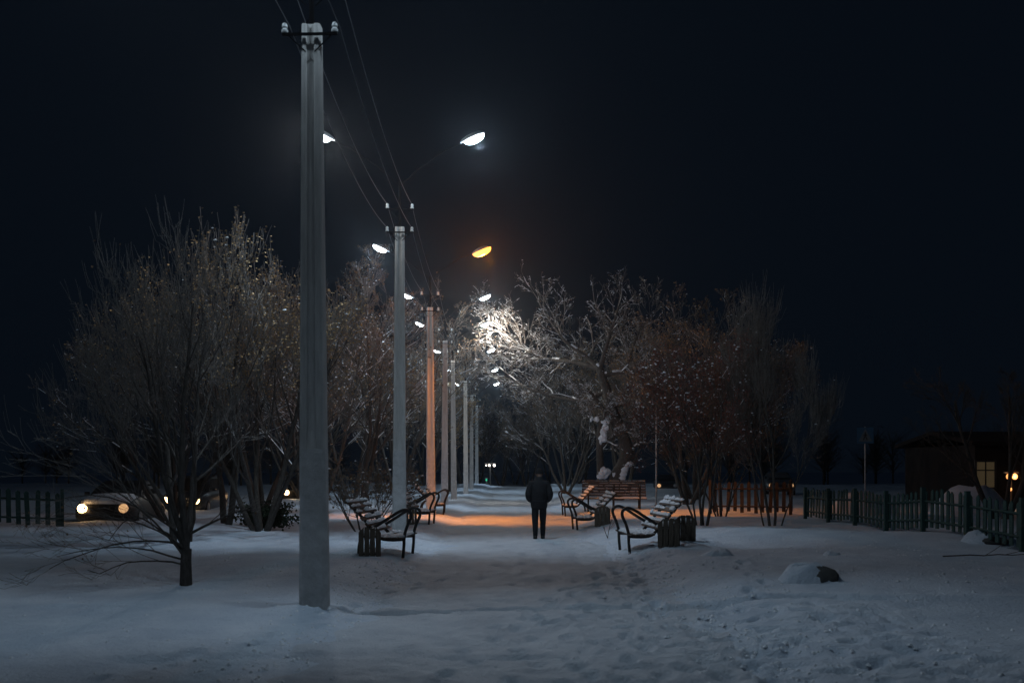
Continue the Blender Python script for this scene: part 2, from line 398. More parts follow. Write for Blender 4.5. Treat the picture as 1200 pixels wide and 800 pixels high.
for i, (x, y, top, gz) in enumerate(POLES):
    base = H(x, y) - 0.07
    zs = (top - base) / 7.2
    t = thing('lamp_pole', plabels[i], 'lamp pole', (x, y, base), R((-2, 3, 8, 6, 4, -3, 2, 0)[i]), 'double armed lamp poles along the path')
    t.rotation_euler.y = R((-0.25, 0.1, -0.3, 0.2, -0.5, -0.3, 0.2, 0.1)[i])
    link('shaft', ME_SHAFT, t, scale=(1, 1, zs)); link('base_section', ME_BASE, t, scale=(1, 1, zs))
    oz = (zs - 1) * 7.2
    link('mast', ME_MAST, t, (0, 0, oz))
    for c in ME_CROSS: link('crossarm', c, t, (0, 0, oz))
    for zc in (7.06, 7.62):
        for s in (-1, 1): link('insulator', ME_INS, t, (0.29 * s, -0.115 if zc < 7.3 else -0.045, zc + 0.02 + oz), None, (0.68, 0.68, 0.75))
    for s in (-1, 1):
        link('lamp_arm', ME_ARM[s], t, (0, 0, oz))
        kind = 'sodium' if (i == 2 and s == 1) else 'led'
        hd = link('lamp_head', ME_HEAD, t, (LX * s, LY, LZ + oz), (0, -TILT * s if s > 0 else TILT, math.pi if s < 0 else 0))
        hd.rotation_euler = (0, -TILT, 0) if s > 0 else (0, -TILT, math.pi)
        link('lens', ME_LENS[kind], hd, scale=(1.4, 1.6, 1.5) if kind == 'sodium' else None)
        sp, ar = LD['warm' if (i == 4 and s == 1) else kind]
        if i == 0: sp = LD['first']
        if i == 1 and s == -1: ar = LD['clear']
        so = link('lamp_beam', sp, t, (LX * s, LY, LZ + oz - 0.18), (0, -R(13) * s, 0), (2.6 if kind == 'sodium' else 1.45, 1.0, 1.0))
        ao = link('lamp_scatter', ar, t, ((LX + 0.12) * s, LY, LZ + oz - 0.20))

# overhead wires, hung on the insulators
def wire(dx, zc, label):
    pts = []
    ps = [(-2.3, -8.0, 7.2 + zc - 7.2)] + [(x, y, zc) for (x, y, _, _) in POLES]
    for k in range(len(ps) - 1):
        a, b = ps[k], ps[k + 1]
        def zof(q, kk):
            if kk == 0: return zc + 0.3
            x, y, top, _ = POLES[kk - 1]; base = H(x, y) - 0.07
            zs = (top - base) / 7.2
            return base + (zs - 1) * 7.2 + zc + 0.14
        za, zb = zof(a, k), zof(b, k + 1)
        n = 14
        for j in range(n + (k == len(ps) - 2)):
            t = j / n
            pts.append((a[0] + dx + (b[0] - a[0]) * t, a[1] + (b[1] - a[1]) * t, za + (zb - za) * t - 0.30 * 4 * t * (1 - t)))
    m = MB(); m.tube(pts, 0.0055, 5)
    tag(link('overhead_wire', m.mesh('overhead_wire', 'wire', 60)), label, 'wire', 'overhead wires along the pole row')
wire(-0.29, 7.06, 'thin overhead wire on the lower left insulators of the poles')
wire(0.29, 7.06, 'thin overhead wire on the lower right insulators of the poles')
wire(-0.29, 7.62, 'thin overhead wire on the upper left insulators of the poles')
wire(0.29, 7.62, 'thin overhead wire on the upper right insulators of the poles')

# ------------------------------------------------------------------ benches
def smooth_curve(pts, n=5):
    pts = [Vector(p) for p in pts]; out = []
    for i in range(len(pts) - 1):
        p0 = pts[max(i - 1, 0)]; p1 = pts[i]; p2 = pts[i + 1]; p3 = pts[min(i + 2, len(pts) - 1)]
        for j in range(n):
            t = j / n
            out.append(0.5 * ((2 * p1) + (p2 - p0) * t + (2 * p0 - 5 * p1 + 4 * p2 - p3) * t * t + (3 * p1 - p0 - 3 * p2 + p3) * t ** 3))
    out.append(pts[-1]); return out
# profile: d runs from the front edge to the back, z up
ARM = [(0.02, 0), (0.0, 0.22), (-0.01, 0.42), (-0.06, 0.60), (-0.13, 0.76), (-0.12, 0.87), (-0.02, 0.92), (0.12, 0.87), (0.34, 0.73), (0.60, 0.57), (0.78, 0.44), (0.86, 0.28), (0.88, 0.0)]
BACK = [(0.0, 0.385), (0.25, 0.375), (0.44, 0.40), (0.56, 0.50), (0.70, 0.68), (0.86, 0.86), (1.0, 1.0), (1.04, 1.05)]
def frame_mesh():
    m = MB()
    m.tube([(d, 0, z) for d, z in [(p.x, p.y) for p in smooth_curve([(a, b, 0) for a, b in ARM])]], 0.030, 8)
    m.tube([(d, 0, z) for d, z in [(p.x, p.y) for p in smooth_curve([(a, b - 0.03, 0) for a, b in BACK])]], 0.031, 8)
    return m.mesh('iron_frame', 'iron', 60)
ME_FRAME = frame_mesh()
SLATS = [(0.02, 0.395, 2), (0.12, 0.395, 0), (0.22, 0.393, -2), (0.32, 0.395, -4), (0.42, 0.405, -12),
         (0.565, 0.53, -48), (0.655, 0.645, -52), (0.75, 0.76, -50), (0.85, 0.873, -48), (0.95, 0.975, -46), (1.035, 1.06, -44)]
_sl = {}
def bench(x, y, rz, L, frames, label, snow=True, wood='slat', z=None, seed=1, over=0.16):
    rng = random.Random(seed)
    z = H(x, y) if z is None else z
    t = thing('park_bench', label, 'bench', (x, y, z), rz, 'snowy park benches along the path')
    for fy in frames: link('iron_frame', ME_FRAME, t, (0, fy, 0))
    key = (L, wood)
    if key not in _sl:
        m = MB(); m.box((0, 0, 0), (0.075 if wood == 'slat' else 0.105, L, 0.034)); _sl[key] = m.mesh('slat', wood)
    for i, (d, zz, a) in enumerate(SLATS):
        link('slat', _sl[key], t, (d, 0, zz), (0, R(a), 0))
    if snow:
        for i, (d, zz, a) in enumerate(SLATS):
            m = MB()
            y0 = -L / 2 + 0.02
            while y0 < L / 2 - 0.1:
                ln = rng.uniform(0.10, 0.42); 
                if rng.random() < 0.88:
                    hh = rng.uniform(0.02, 0.05) if i < 5 else (rng.uniform(0.03, 0.075) if wood == 'slat' else rng.uniform(0.002, 0.012))
                    y1 = min(y0 + ln, L / 2 - 0.02)
                    k = 6; rings = []
                    for j in range(k):
                        tt = j / (k - 1); e = math.sin(math.pi * (0.12 + 0.76 * tt)) ** 0.5
                        h2 = hh * e * rng.uniform(0.8, 1.2); wd = (0.042 if i < 5 else (0.034 if wood == 'slat' else 0.02)) * (0.75 + 0.25 * e)
                        rings.append([(d - wd, y0 + (y1 - y0) * tt, zz + 0.012), (d - wd * 0.8, y0 + (y1 - y0) * tt, zz + 0.018 + h2 * 0.7), (d, y0 + (y1 - y0) * tt, zz + 0.022 + h2), (d + wd * 0.8, y0 + (y1 - y0) * tt, zz + 0.018 + h2 * 0.7), (d + wd, y0 + (y1 - y0) * tt, zz + 0.012)])
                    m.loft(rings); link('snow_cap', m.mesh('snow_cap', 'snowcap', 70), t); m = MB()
                y0 += ln + rng.uniform(0.0, 0.08)
    return t
rp = math.pi
def yaw_left(a=0): return rp + R(a)
# right side of the path (front edge towards -x)
bench(2.28, 20.3, R(4), 1.75, (-0.55, 0.55), 'snow covered iron bench at the right front, beside two wooden bins', seed=2)
bench(1.80, 28.6, R(3), 1.7, (-0.55, 0.55), 'snowy iron bench in the orange lamp light, right of the walking person', seed=3)
bench(1.95, 37.6, R(2), 1.7, (-0.55, 0.55), 'small far iron bench close beside the walking person', seed=4)
bench(3.95, 38.4, R(86), 2.5, (-0.98, 0.02, 1.0), 'wide bench facing the camera with snow on its seat, below the old tree', seed=5, wood='slatx')
# left side (front edge towards +x)
bench(-2.03, 19.6, rp - R(4), 1.75, (-0.55, 0.55), 'black iron bench at the left front, in front of the second lamp pole', seed=6)
bench(-2.35, 29.2, rp - R(3), 1.7, (-0.55, 0.55), 'iron bench left of the path, at the foot of the orange lit pole', seed=7)
bench(-2.55, 37.5, rp + R(2), 1.7, (-0.55, 0.55), 'farthest iron bench on the left, behind the orange lit pole', seed=8)

# wooden litter bins
def bin_(x, y, rz, label, w_=0.42, d_=0.34, h=0.55, z=None):
    z = H(x, y) if z is None else z
    t = thing('litter_bin', label, 'litter bin', (x, y, z - 0.03), rz, 'wooden litter bins by the benches')
    n = 4
    for side in (-1, 1):
        for k in range(n):
            pw = w_ / n
            cx = -w_ / 2 + pw * (k + 0.5)
            drop = 0.09 if k in (0, n - 1) else 0.0
            m = MB(); hx = pw / 2 - 0.006
            l0, l1 = (h - drop, h) if k == 0 else ((h, h - drop) if k == n - 1 else (h, h))
            pr = [(cx - hx, 0), (cx + hx, 0), (cx + hx, l1), (cx - hx, l0)]
            yy = side * d_ / 2
            m.loft([[(a, yy - 0.012, b) for a, b in pr], [(a, yy + 0.012, b) for a, b in pr]])
            link('plank', m.mesh('plank', 'binwood'), t)
    for side in (-1, 1):
        for k in range(3):
            m = MB(); pw = (d_ - 0.03) / 3
            m.box((side * (w_ / 2 - 0.014), -d_ / 2 + 0.015 + pw * (k + 0.5), (h - 0.1) / 2), (0.022, pw - 0.01, h - 0.1))
            link('plank', m.mesh('plank', 'binwood'), t)
    m = MB(); m.box((0, 0, 0.06), (w_ - 0.06, d_ - 0.04, 0.03)); m.box((0, 0, h - 0.16), (w_ - 0.07, d_ - 0.04, 0.02)); link('liner', m.mesh('liner', 'iron'), t)
    rng = random.Random(int(x * 100)); m = MB(); m.blob((0, 0, h - 0.14), (w_ * 0.44, d_ * 0.46, 0.10), rng, 12, 6, 0.06); link('snow_cap', m.mesh('snow_cap', 'snowcap', True), t)
    return t
bin_(3.05, 19.35, R(-12), 'wooden litter bin at the near end of the right front bench')
bin_(3.68, 21.1, R(-8), 'wooden litter bin behind the right front bench, under the leaning twigs')
bin_(2.50, 27.5, R(-10), 'wooden litter bin touching the bench in orange light')
bin_(-2.68, 18.75, R(8), 'wooden litter bin at the near end of the left front bench')
bin_(-2.85, 28.25, R(6), 'wooden litter bin behind the left front bench, beside the middle left bench', w_=0.3)

# ------------------------------------------------------------------ walking person
def skin_mesh(name, verts, edges, radii, root=0, sub=2):
    me = bpy.data.meshes.new(name); me.from_pydata(verts, edges, [])
    o = bpy.data.objects.new(name, me); COL.objects.link(o)
    md = o.modifiers.new('skin', 'SKIN'); md.use_smooth_shade = True
    for i, r in enumerate(radii):
        me.skin_vertices[0].data[i].radius = r if hasattr(r, '__len__') else (r, r)
    me.skin_vertices[0].data[root].use_root = True
    o.modifiers.new('sub', 'SUBSURF').levels = sub
    dg = bpy.context.evaluated_depsgraph_get(); dg.update()
    ev = o.evaluated_get(dg); new = bpy.data.meshes.new_from_object(ev)
    bpy.data.objects.remove(o); new.name = name
    return new
def person(x, y, z):
    t = thing('person', 'person in dark padded jacket, cap and trousers seen from behind on the path', 'person', (x, y, z), R(2))
    # faces +Y (away); one continuous body
    V = [(0, 0, 0.93), (0, 0.0, 1.08), (0, -0.01, 1.24), (0, -0.015, 1.40), (0, 0.0, 1.50), (0, 0.015, 1.57), (0, 0.025, 1.66), (0, 0.02, 1.735)]
    rad = [(0.165, 0.125), (0.18, 0.14), (0.205, 0.15), (0.20, 0.14), (0.085, 0.085), (0.068, 0.07), (0.085, 0.105), (0.07, 0.085)]
    E = [(i, i + 1) for i in range(7)]
    for s in (-1, 1):
        b = len(V)
        V += [(0.20 * s, -0.01, 1.40), (0.262 * s, -0.05, 1.23), (0.285 * s, -0.09, 1.09), (0.245 * s, 0.03, 1.01), (0.20 * s, 0.13, 0.98), (0.15 * s, 0.16, 0.955)]
        rad += [0.095, 0.092, 0.082, 0.075, 0.065, 0.05]
        E += [(3, b)] + [(b + k, b + k + 1) for k in range(5)]
        b = len(V)
        fw = 0.08 if s > 0 else -0.05
        V += [(0.095 * s, 0, 0.82), (0.10 * s, fw * 0.4 + 0.01, 0.62), (0.10 * s, fw * 0.6 + 0.015, 0.47), (0.098 * s, fw * 0.8 - 0.01, 0.28), (0.098 * s, fw - 0.02, 0.10), (0.10 * s, fw + 0.05, 0.05), (0.105 * s, fw + 0.15, 0.035)]
        rad += [0.105, 0.098, 0.082, 0.076, 0.062, 0.05, 0.04]
        E += [(0, b)] + [(b + k, b + k + 1) for k in range(6)]
    me = skin_mesh('body', V, E, rad)
    for mn in ('cloth', 'trouser', 'skin', 'boot'): me.materials.append(M[mn])
    for p in me.polygons:
        c = p.center
        if c.z > 1.53: p.material_index = 2
        elif c.z > 0.90 : p.material_index = 0
        elif c.z > 0.11: p.material_index = 1
        else: p.material_index = 3
    body = link('body', me, t)
    # jacket: a loft that follows the trunk, gathered hem below the hips, and a standing collar
    m = MB(); rings = []
    def ell(cx, cy, z_, a, b, n=24): return [(cx + a * math.cos(2 * math.pi * k / n), cy + b * math.sin(2 * math.pi * k / n), z_) for k in range(n)]
    for z_, a, b, cy in ((0.80, 0.175, 0.14, 0.0), (0.79, 0.195, 0.16, 0.0), (0.83, 0.205, 0.17, 0.0), (0.90, 0.215, 0.18, 0), (1.0, 0.22, 0.185, 0), (1.10, 0.225, 0.185, -0.005), (1.22, 0.232, 0.18, -0.01), (1.33, 0.235, 0.168, -0.01), (1.41, 0.215, 0.145, -0.01), (1.47, 0.16, 0.115, 0.0), (1.51, 0.105, 0.10, 0.01), (1.575, 0.098, 0.10, 0.012), (1.58, 0.08, 0.085, 0.015)):
        rings.append(ell(0, cy, z_, a, b))
    m.loft(rings); link('jacket', m.mesh('jacket', 'cloth', 80), t)
    m = MB()
    for z_, a, b in ((0.97, 0.232, 0.19),): m.loft([ell(0, 0, z_ - 0.02, a - 0.012, b - 0.006), ell(0, 0, z_, a - 0.003, b), ell(0, 0, z_ + 0.02, a - 0.012, b - 0.006)])
    link('jacket_seam', m.mesh('jacket_seam', 'cloth', 80), t)
    m = MB(); rings = []
    for z_, k in ((1.655, 1.06), (1.65, 1.14), (1.69, 1.15), (1.735, 1.08), (1.77, 0.88), (1.795, 0.55), (1.803, 0.15)): rings.append(ell(0, 0.022, z_, 0.089 * k, 0.105 * k, 18))
    m.loft(rings); link('cap', m.mesh('cap', 'knit', 80), t)
    # ears, nose, eyes, mouth
    hm = MB()
    rng = random.Random(1)
    for s in (-1, 1): hm.blob((0.088 * s, 0.015, 1.645), (0.014, 0.024, 0.032), rng, 8, 6, 0.03, -1)
    hm.tube([(0, 0.115, 1.665), (0, 0.14, 1.632), (0, 0.125, 1.622)], [0.010, 0.016, 0.010], 8)
    link('ears_and_nose', hm.mesh('ears_and_nose', 'skin', True), t)
    em = MB()
    for s in (-1, 1): em.blob((0.032 * s, 0.112, 1.665), (0.012, 0.008, 0.007), rng, 8, 6, 0.02, -1)
    em.tube([(-0.024, 0.112, 1.592), (0, 0.119, 1.59), (0.024, 0.112, 1.592)], 0.005, 6)
    link('eyes_and_mouth', em.mesh('eyes_and_mouth', 'boot', True), t)
    for s in (-1, 1):
        fw = 0.08 if s > 0 else -0.05
        m = MB(); rings = []
        for yy, wd, ht in ((-0.085, 0.035, 0.07), (-0.06, 0.05, 0.11), (0.0, 0.052, 0.12), (0.07, 0.05, 0.085), (0.15, 0.052, 0.062), (0.21, 0.042, 0.05), (0.235, 0.02, 0.03)):
            rings.append([(0.10 * s + wd * math.cos(a), fw + yy, max(0.0, ht * (0.5 + 0.5 * math.sin(a)))) for a in [2 * math.pi * k / 12 for k in range(12)]])
        m.loft(rings); link('boot', m.mesh('boot', 'boot', 60), t)
    return t
person(0.68, 25.0, H(0.68, 25.0) + 0.012)

# ------------------------------------------------------------------ trees
def seg_mesh(name, segs, sides, mname, minr=0.0):
    a = np.array(segs, float)
    p0, p1, r0, r1 = a[:, 0:3], a[:, 3:6], np.maximum(a[:, 6], minr), np.maximum(a[:, 7], minr)
    d = p1 - p0; L = np.linalg.norm(d, axis=1, keepdims=True) + 1e-9; d = d / L
    ref = np.where(np.abs(d[:, 2:3]) < 0.9, np.array([[0, 0, 1.0]]), np.array([[1.0, 0, 0]]))
    u = np.cross(d, ref); u /= np.linalg.norm(u, axis=1, keepdims=True); v = np.cross(d, u)
    n = len(a)
    V = np.zeros((n, 2, sides, 3))
    ext = (r0[:, None] * 0.35) * d
    for k in range(sides):
        c, s = math.cos(2 * math.pi * k / sides), math.sin(2 * math.pi * k / sides)
        off = u * c + v * s
        V[:, 0, k] = p0 - ext + off * r0[:, None]; V[:, 1, k] = p1 + off * r1[:, None]
    base = np.arange(n)[:, None] * (2 * sides)
    q = []
    for k in range(sides):
        k2 = (k + 1) % sides
        q.append(np.concatenate([base + k, base + k2, base + sides + k2, base + sides + k], 1))
    Q = np.stack(q, 1).reshape(-1, 4)
    return quads_mesh(name, V.reshape(-1, 3), Q, mname, True)
def quads_mesh(name, v, q, mname, smooth=False):
    me = bpy.data.meshes.new(name)
    me.vertices.add(len(v)); me.vertices.foreach_set('co', np.ascontiguousarray(v, float).ravel())
    me.loops.add(len(q) * 4); me.loops.foreach_set('vertex_index', np.ascontiguousarray(q).ravel().astype(np.int32))
    me.polygons.add(len(q)); me.polygons.foreach_set('loop_start', np.arange(0, len(q) * 4, 4, dtype=np.int32))
    me.polygons.foreach_set('use_smooth', np.full(len(q), smooth))
    me.materials.append(M[mname]); me.update(calc_edges=True)
    return me
def leaf_mesh(name, pts, size, mname, seed, flat=0.0):
    rs = np.random.RandomState(seed); pts = np.array(pts, float); n = len(pts)
    a = rs.normal(size=(n, 3)); a[:, 2] -= flat; a /= np.linalg.norm(a, axis=1, keepdims=True)
    b = rs.normal(size=(n, 3)); b -= a * (a * b).sum(1, keepdims=True); b /= np.linalg.norm(b, axis=1, keepdims=True)
    s = size * rs.uniform(0.6, 1.3, (n, 1)); wd = s * rs.uniform(0.35, 0.6, (n, 1))
    fold = np.cross(a, b) * s * 0.15
    V = np.stack([pts, pts + a * s * 0.5 + b * wd + fold, pts + a * s, pts + a * s * 0.5 - b * wd + fold], 1)
    i = np.arange(n)[:, None] * 4
    return quads_mesh(name, V.reshape(-1, 3), np.concatenate([i, i + 1, i + 2, i + 3], 1), mname)
def blob_mesh(name, pts, size, mname, seed):
    """small snow clumps: squashed octahedra"""
    rs = np.random.RandomState(seed); pts = np.array(pts, float); n = len(pts)
    s = size * rs.uniform(0.5, 1.3, (n, 1)); o = []
    for dx, dy, dz in ((1, 0, 0), (0.3, 0.95, 0), (-0.8, 0.6, 0), (-0.8, -0.6, 0), (0.3, -0.95, 0)):
        o.append(pts + s * np.array([[dx, dy, dz]]) * rs.uniform(0.7, 1.2, (n, 1)))
    tp = [pts + s * np.array([[dx, dy, 0.55]]) * rs.uniform(0.8, 1.15, (n, 1)) for dx, dy in ((0.5, 0.1), (0.1, 0.5), (-0.4, 0.3), (-0.4, -0.3), (0.1, -0.5))]
    V = np.stack(o + tp, 1).reshape(-1, 3)
    i = np.arange(n)[:, None] * 10
    q = [np.concatenate([i + k, i + (k + 1) % 5, i + 5 + (k + 1) % 5, i + 5 + k], 1) for k in range(5)]
    q += [np.concatenate([i + 5, i + 6, i + 7, i + 8], 1), np.concatenate([i + 5, i + 8, i + 9, i + 9], 1)[:0]]
    return quads_mesh(name, V, np.concatenate(q, 0), mname, True)

class Tree:
    def __init__(s, seed, maxlev=4, wob=0.22, trop=0.10, kids=(7, 6, 5, 4), ratio=(0.62, 0.55, 0.5, 0.45), ang=(28, 55), rmin=0.004, start=0.25, step=0.35, rratio=0.55, zfloor=0.15):
        s.r = random.Random(seed); s.seg = []; s.tips = []
        s.maxlev = maxlev; s.wob = wob; s.trop = trop; s.kids = kids; s.ratio = ratio; s.ang = ang; s.rmin = rmin; s.start = start; s.step = step; s.rr = rratio; s.zf = zfloor
    def child(s, p, d, L, r, lev):
        g = s.r
        while True:
            v = Vector((g.gauss(0, 1), g.gauss(0, 1), g.gauss(0, 1))); v -= d * v.dot(d)
            if v.length > 0.2: break
        v.normalize(); a = R(g.uniform(*s.ang))
        s.grow(p, (d * math.cos(a) + v * math.sin(a)).normalized(), L, r, lev)
    def grow(s, p, d, L, r, lev, trop=None):
        g = s.r; n = max(3, int(L / (s.step * (1.0 if lev < 2 else 0.7)))); n = min(n, 12); sg = L / n
        trop = s.trop if trop is None else trop
        pts = [(p.copy(), d.copy(), r)]
        rend = max(s.rmin, r * (0.28 if lev < s.maxlev else 0.5))
        for i in range(n):
            d = (d + Vector((g.gauss(0, s.wob), g.gauss(0, s.wob), g.gauss(0, s.wob) + trop)) * 0.6).normalized()
            q = p + d * sg
            if q.z < s.zf: d.z = abs(d.z) * 0.4; q = p + d * sg
            r2 = r + (rend - r) * 1.0 / (n - i)
            s.seg.append((*p, *q, r, r2, lev)); p = q; r = r2
            pts.append((p.copy(), d.copy(), r))
        s.spawn(pts, L, lev)
    def spawn(s, pts, L, lev):
        g = s.r
        if lev < s.maxlev:
            k = s.kids[min(lev, len(s.kids) - 1)]
            for j in range(k):
                t = s.start + (1 - s.start) * (j + g.random()) / k
                i = min(int(t * (len(pts) - 1)), len(pts) - 2); f = t * (len(pts) - 1) - i
                q = pts[i][0].lerp(pts[i + 1][0], f)
                cl = L * s.ratio[min(lev, len(s.ratio) - 1)] * (1.15 - 0.6 * t) * g.uniform(0.7, 1.25)
                s.child(q, pts[i][1], max(cl, 0.15), max(pts[i][2] * s.rr, s.rmin), lev + 1)
        else: s.tips.append((pts[-1][0], pts[-1][1])); s.tips.append((pts[len(pts) // 2][0], pts[len(pts) // 2][1]))
    def shoots(s, zmin, prob, lo=0.45, hi=1.0, r=0.0055, fan=0.45):
        g = s.r; new = []
        for (p, d) in list(s.tips):
            if p.z < zmin or g.random() > prob: continue
            q = p.copy(); v = (d * fan + Vector((g.gauss(0, 0.08), g.gauss(0, 0.08), 1.0))).normalized(); L = g.uniform(lo, hi)
            for k in range(3):
                e = q + v * L / 3; s.seg.append((*q, *e, r * (1 - 0.22 * k), r * (1 - 0.22 * (k + 1)), 4)); q = e
                v = (v + Vector((g.gauss(0, 0.05), g.gauss(0, 0.05), 0.05))).normalized()
                if g.random() < 0.7: new.append((q.copy(), v.copy()))
        s.tips += new
    def along(s, poly, r0, r1, lev, kids=True, L=None):
        pts = smooth_curve(poly, 4); n = len(pts); out = []
        tot = sum((pts[i + 1] - pts[i]).length for i in range(n - 1))
        for i in range(n):
            d = (pts[min(i + 1, n - 1)] - pts[max(i - 1, 0)]).normalized()
            out.append((pts[i], d, r0 + (r1 - r0) * i / (n - 1)))
        for i in range(n - 1): s.seg.append((*out[i][0], *out[i + 1][0], out[i][2], out[i + 1][2], lev))
        if kids: s.spawn(out, L or tot, lev)
    def meshes(s, twig='twig', bark='bark', leaf=None, leafn=0.0, leafs=0.05, snow=0.0, snowlev=2, clump=0.0, clumps=0.05, lsel=None, seed=3):
        A = [q for q in s.seg if q[8] <= 1]; B = [q for q in s.seg if q[8] > 1]
        res = [('trunk', seg_mesh('trunk', [q[:8] for q in A], 7, bark))]
        if B: res.append(('crown', seg_mesh('crown', [q[:8] for q in B], 3, twig, s.rmin)))
        g = random.Random(seed)
        if leaf and leafn:
            pts = []
            for (p, d) in s.tips:
                if lsel and not lsel(p): continue
                k = int(leafn) + (g.random() < leafn % 1)
                for _ in range(k): pts.append((p.x + g.gauss(0, 0.06), p.y + g.gauss(0, 0.06), p.z + g.gauss(0, 0.06)))
            if pts: res.append(('dry_leaves', leaf_mesh('dry_leaves', pts, leafs, leaf, seed, 0.6)))
        if snow:
            S = []
            for q in s.seg:
                if q[8] > snowlev: continue
                d = Vector(q[3:6]) - Vector(q[0:3])
                if d.length < 1e-4: continue
                sl = abs(d.normalized().z)
                if sl < 0.80 and g.random() < snow and q[6] > 0.004:
                    k = 0.8
                    S.append((q[0], q[1], q[2] + q[6] * 0.75, q[3], q[4], q[5] + q[7] * 0.75, q[6] * k + 0.004, q[7] * k + 0.004))
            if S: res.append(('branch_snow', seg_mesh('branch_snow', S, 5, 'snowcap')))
        if clump:
            pts = [(p.x, p.y, p.z + 0.02) for (p, d) in s.tips if g.random() < clump]
            if pts: res.append(('snow_clumps', blob_mesh('snow_clumps', pts, clumps, 'snowcap', seed)))
        return res
def place_tree(parts, label, x, y, rz=0.0, sc_=1.0, group=None, name='bare_tree', cat='tree', z=None):
    z = H(x, y) - 0.05 if z is None else z
    t = thing(name, label, cat, (x, y, z), rz, group)
    t.scale = (sc_, sc_, sc_) if not hasattr(sc_, '__len__') else sc_
    for n, me in parts:
        o = link(n, me, t)
        if n in ('dry_leaves', 'snow_clumps', 'branch_snow'): o['kind'] = 'stuff'
    return t
def V3(*a): return Vector(a)

# 1  small spreading tree, left foreground
T = Tree(11, 4, 0.13, 0.09, (6, 5, 4, 2), (0.55, 0.6, 0.58, 0.5), (16, 40), 0.003, 0.2, 0.3, zfloor=0.08, rratio=0.45)
T.seg.append((0, 0, -0.15, 0.0, 0, 0.5, 0.125, 0.10, 0)); T.seg.append((0, 0, 0.5, 0.01, 0, 0.72, 0.10, 0.095, 0))
for (dx, dy, dz, L, r) in ((-0.26, 0.1, 1, 4.4, 0.06), (0.0, -0.05, 1, 4.6, 0.065), (-0.12, 0.25, 1, 4.0, 0.045), (-0.5, 0.1, 1, 3.8, 0.035), (0.22, 0.1, 1.0, 3.4, 0.032)):
    T.grow(V3(0.01, 0, 0.66), V3(dx, dy, dz).normalized(), L, r, 0)
for (dx, dy, dz, L, r) in ((-1, -0.2, 0.5, 2.5, 0.022), (-1, 0.2, 0.35, 2.1, 0.02), (-0.8, -0.5, 0.4, 2.2, 0.02), (0.8, 0.1, 0.62, 1.3, 0.03), (-0.9, 0.1, 0.8, 2.6, 0.022), (-0.7, -0.3, 0.8, 2.4, 0.02), (-0.6, -0.4, 1.2, 2.9, 0.022), (-0.9, 0.3, 1.1, 3.0, 0.022)):
    T.grow(V3(0, 0, 0.42 + 0.09 * (L * 10 % 7)), V3(dx, dy, dz).normalized(), L, r, 1, -0.20)
T.shoots(2.6, 0.4, 0.3, 0.7, 0.004)
place_tree(T.meshes(leaf='brownleaf', leafn=0.04, leafs=0.05, seed=1), 'small bare tree with drooping low branches, in the left foreground', -4.55, 13.9, 0, (0.76, 0.8, 0.76))

# 2, 3  slender trunks behind it
T = Tree(21, 4, 0.08, 0.12, (8, 5, 4, 2), (0.5, 0.55, 0.5, 0.45), (25, 55), 0.0045, 0.25, 0.4)
T.grow(V3(0, 0, -0.1), V3(-0.12, 0, 1).normalized(), 6.2, 0.10, 0); T.grow(V3(0.33, 0.2, -0.1), V3(0.06, 0, 1).normalized(), 5.6, 0.09, 0); T.grow(V3(-0.1, 0.1, 0.9), V3(-0.6, 0, 0.9).normalized(), 4.2, 0.06, 0)
T.shoots(3.2, 0.45)
T2 = T.meshes(leaf='dryleaf', leafn=0.05, leafs=0.06, snow=0.0, clump=0.004, clumps=0.03, seed=2)
place_tree(T2, 'twin stemmed bare tree straight behind the small left foreground tree', PX(204, 21.3), 21.3, 0, (0.8, 0.85, 0.76))
# 4  golden crowned trees behind the nearest pole
def crown_tree(seed, Ht, stems, leafn, spread=0.5, leaf='dryleaf', lsel=None, r0=0.12, snow=0.03, kids=(9, 7, 5, 4), maxlev=4, rmin=0.005, clump=0.006, trop=0.10, twig='twig', leafs=0.07, bark='bark', clumps=0.045, wob=0.11, ang=(20, 46), ratio=0.50, shoot=None):
    T = Tree(seed, maxlev, wob, trop, kids, (ratio, 0.55, 0.5, 0.45), ang, rmin, 0.25, 0.45, rratio=0.48)
    g = random.Random(seed * 7)
    for k in range(stems):
        a = 2 * math.pi * (k + g.random() * 0.6) / stems
        sp = spread * g.uniform(0.5, 1.1)
        T.grow(V3(math.cos(a) * 0.12 * (stems > 1), math.sin(a) * 0.12 * (stems > 1), -0.1), V3(math.cos(a) * sp, math.sin(a) * sp, 1).normalized(), Ht * g.uniform(0.78, 1.0), r0 * g.uniform(0.75, 1.05), 0)
    if shoot: T.shoots(*shoot)
    return T.meshes(twig=twig, bark=bark, leaf=leaf, leafn=leafn, leafs=leafs, snow=snow, clump=clump, clumps=clumps, lsel=lsel, seed=seed)
gold = crown_tree(31, 8.0, 5, 1.2, 0.42, lsel=lambda p: p.z > 5.0, shoot=(4.6, 0.55), kids=(9, 5, 4, 2), wob=0.07, ang=(16, 36), ratio=0.6, trop=0.14, leafs=0.06, r0=0.10)
place_tree(gold, 'tree with golden dry seed clusters on top, behind the nearest lamp pole', PX(306, 25.0), 25.0, 5.4, (1.0, 1.0, 0.68))
gold2 = crown_tree(32, 7.8, 2, 0.4, 0.45, lsel=lambda p: p.z > 4.0, shoot=(4.0, 0.5), kids=(8, 5, 4, 2), wob=0.07, ang=(16, 38), ratio=0.6, trop=0.12, leafs=0.06)
place_tree(gold2, 'leaning bare tree just left of the golden topped tree', PX(262, 26.0), 26.2, 2.0, (0.85, 0.85, 0.70))
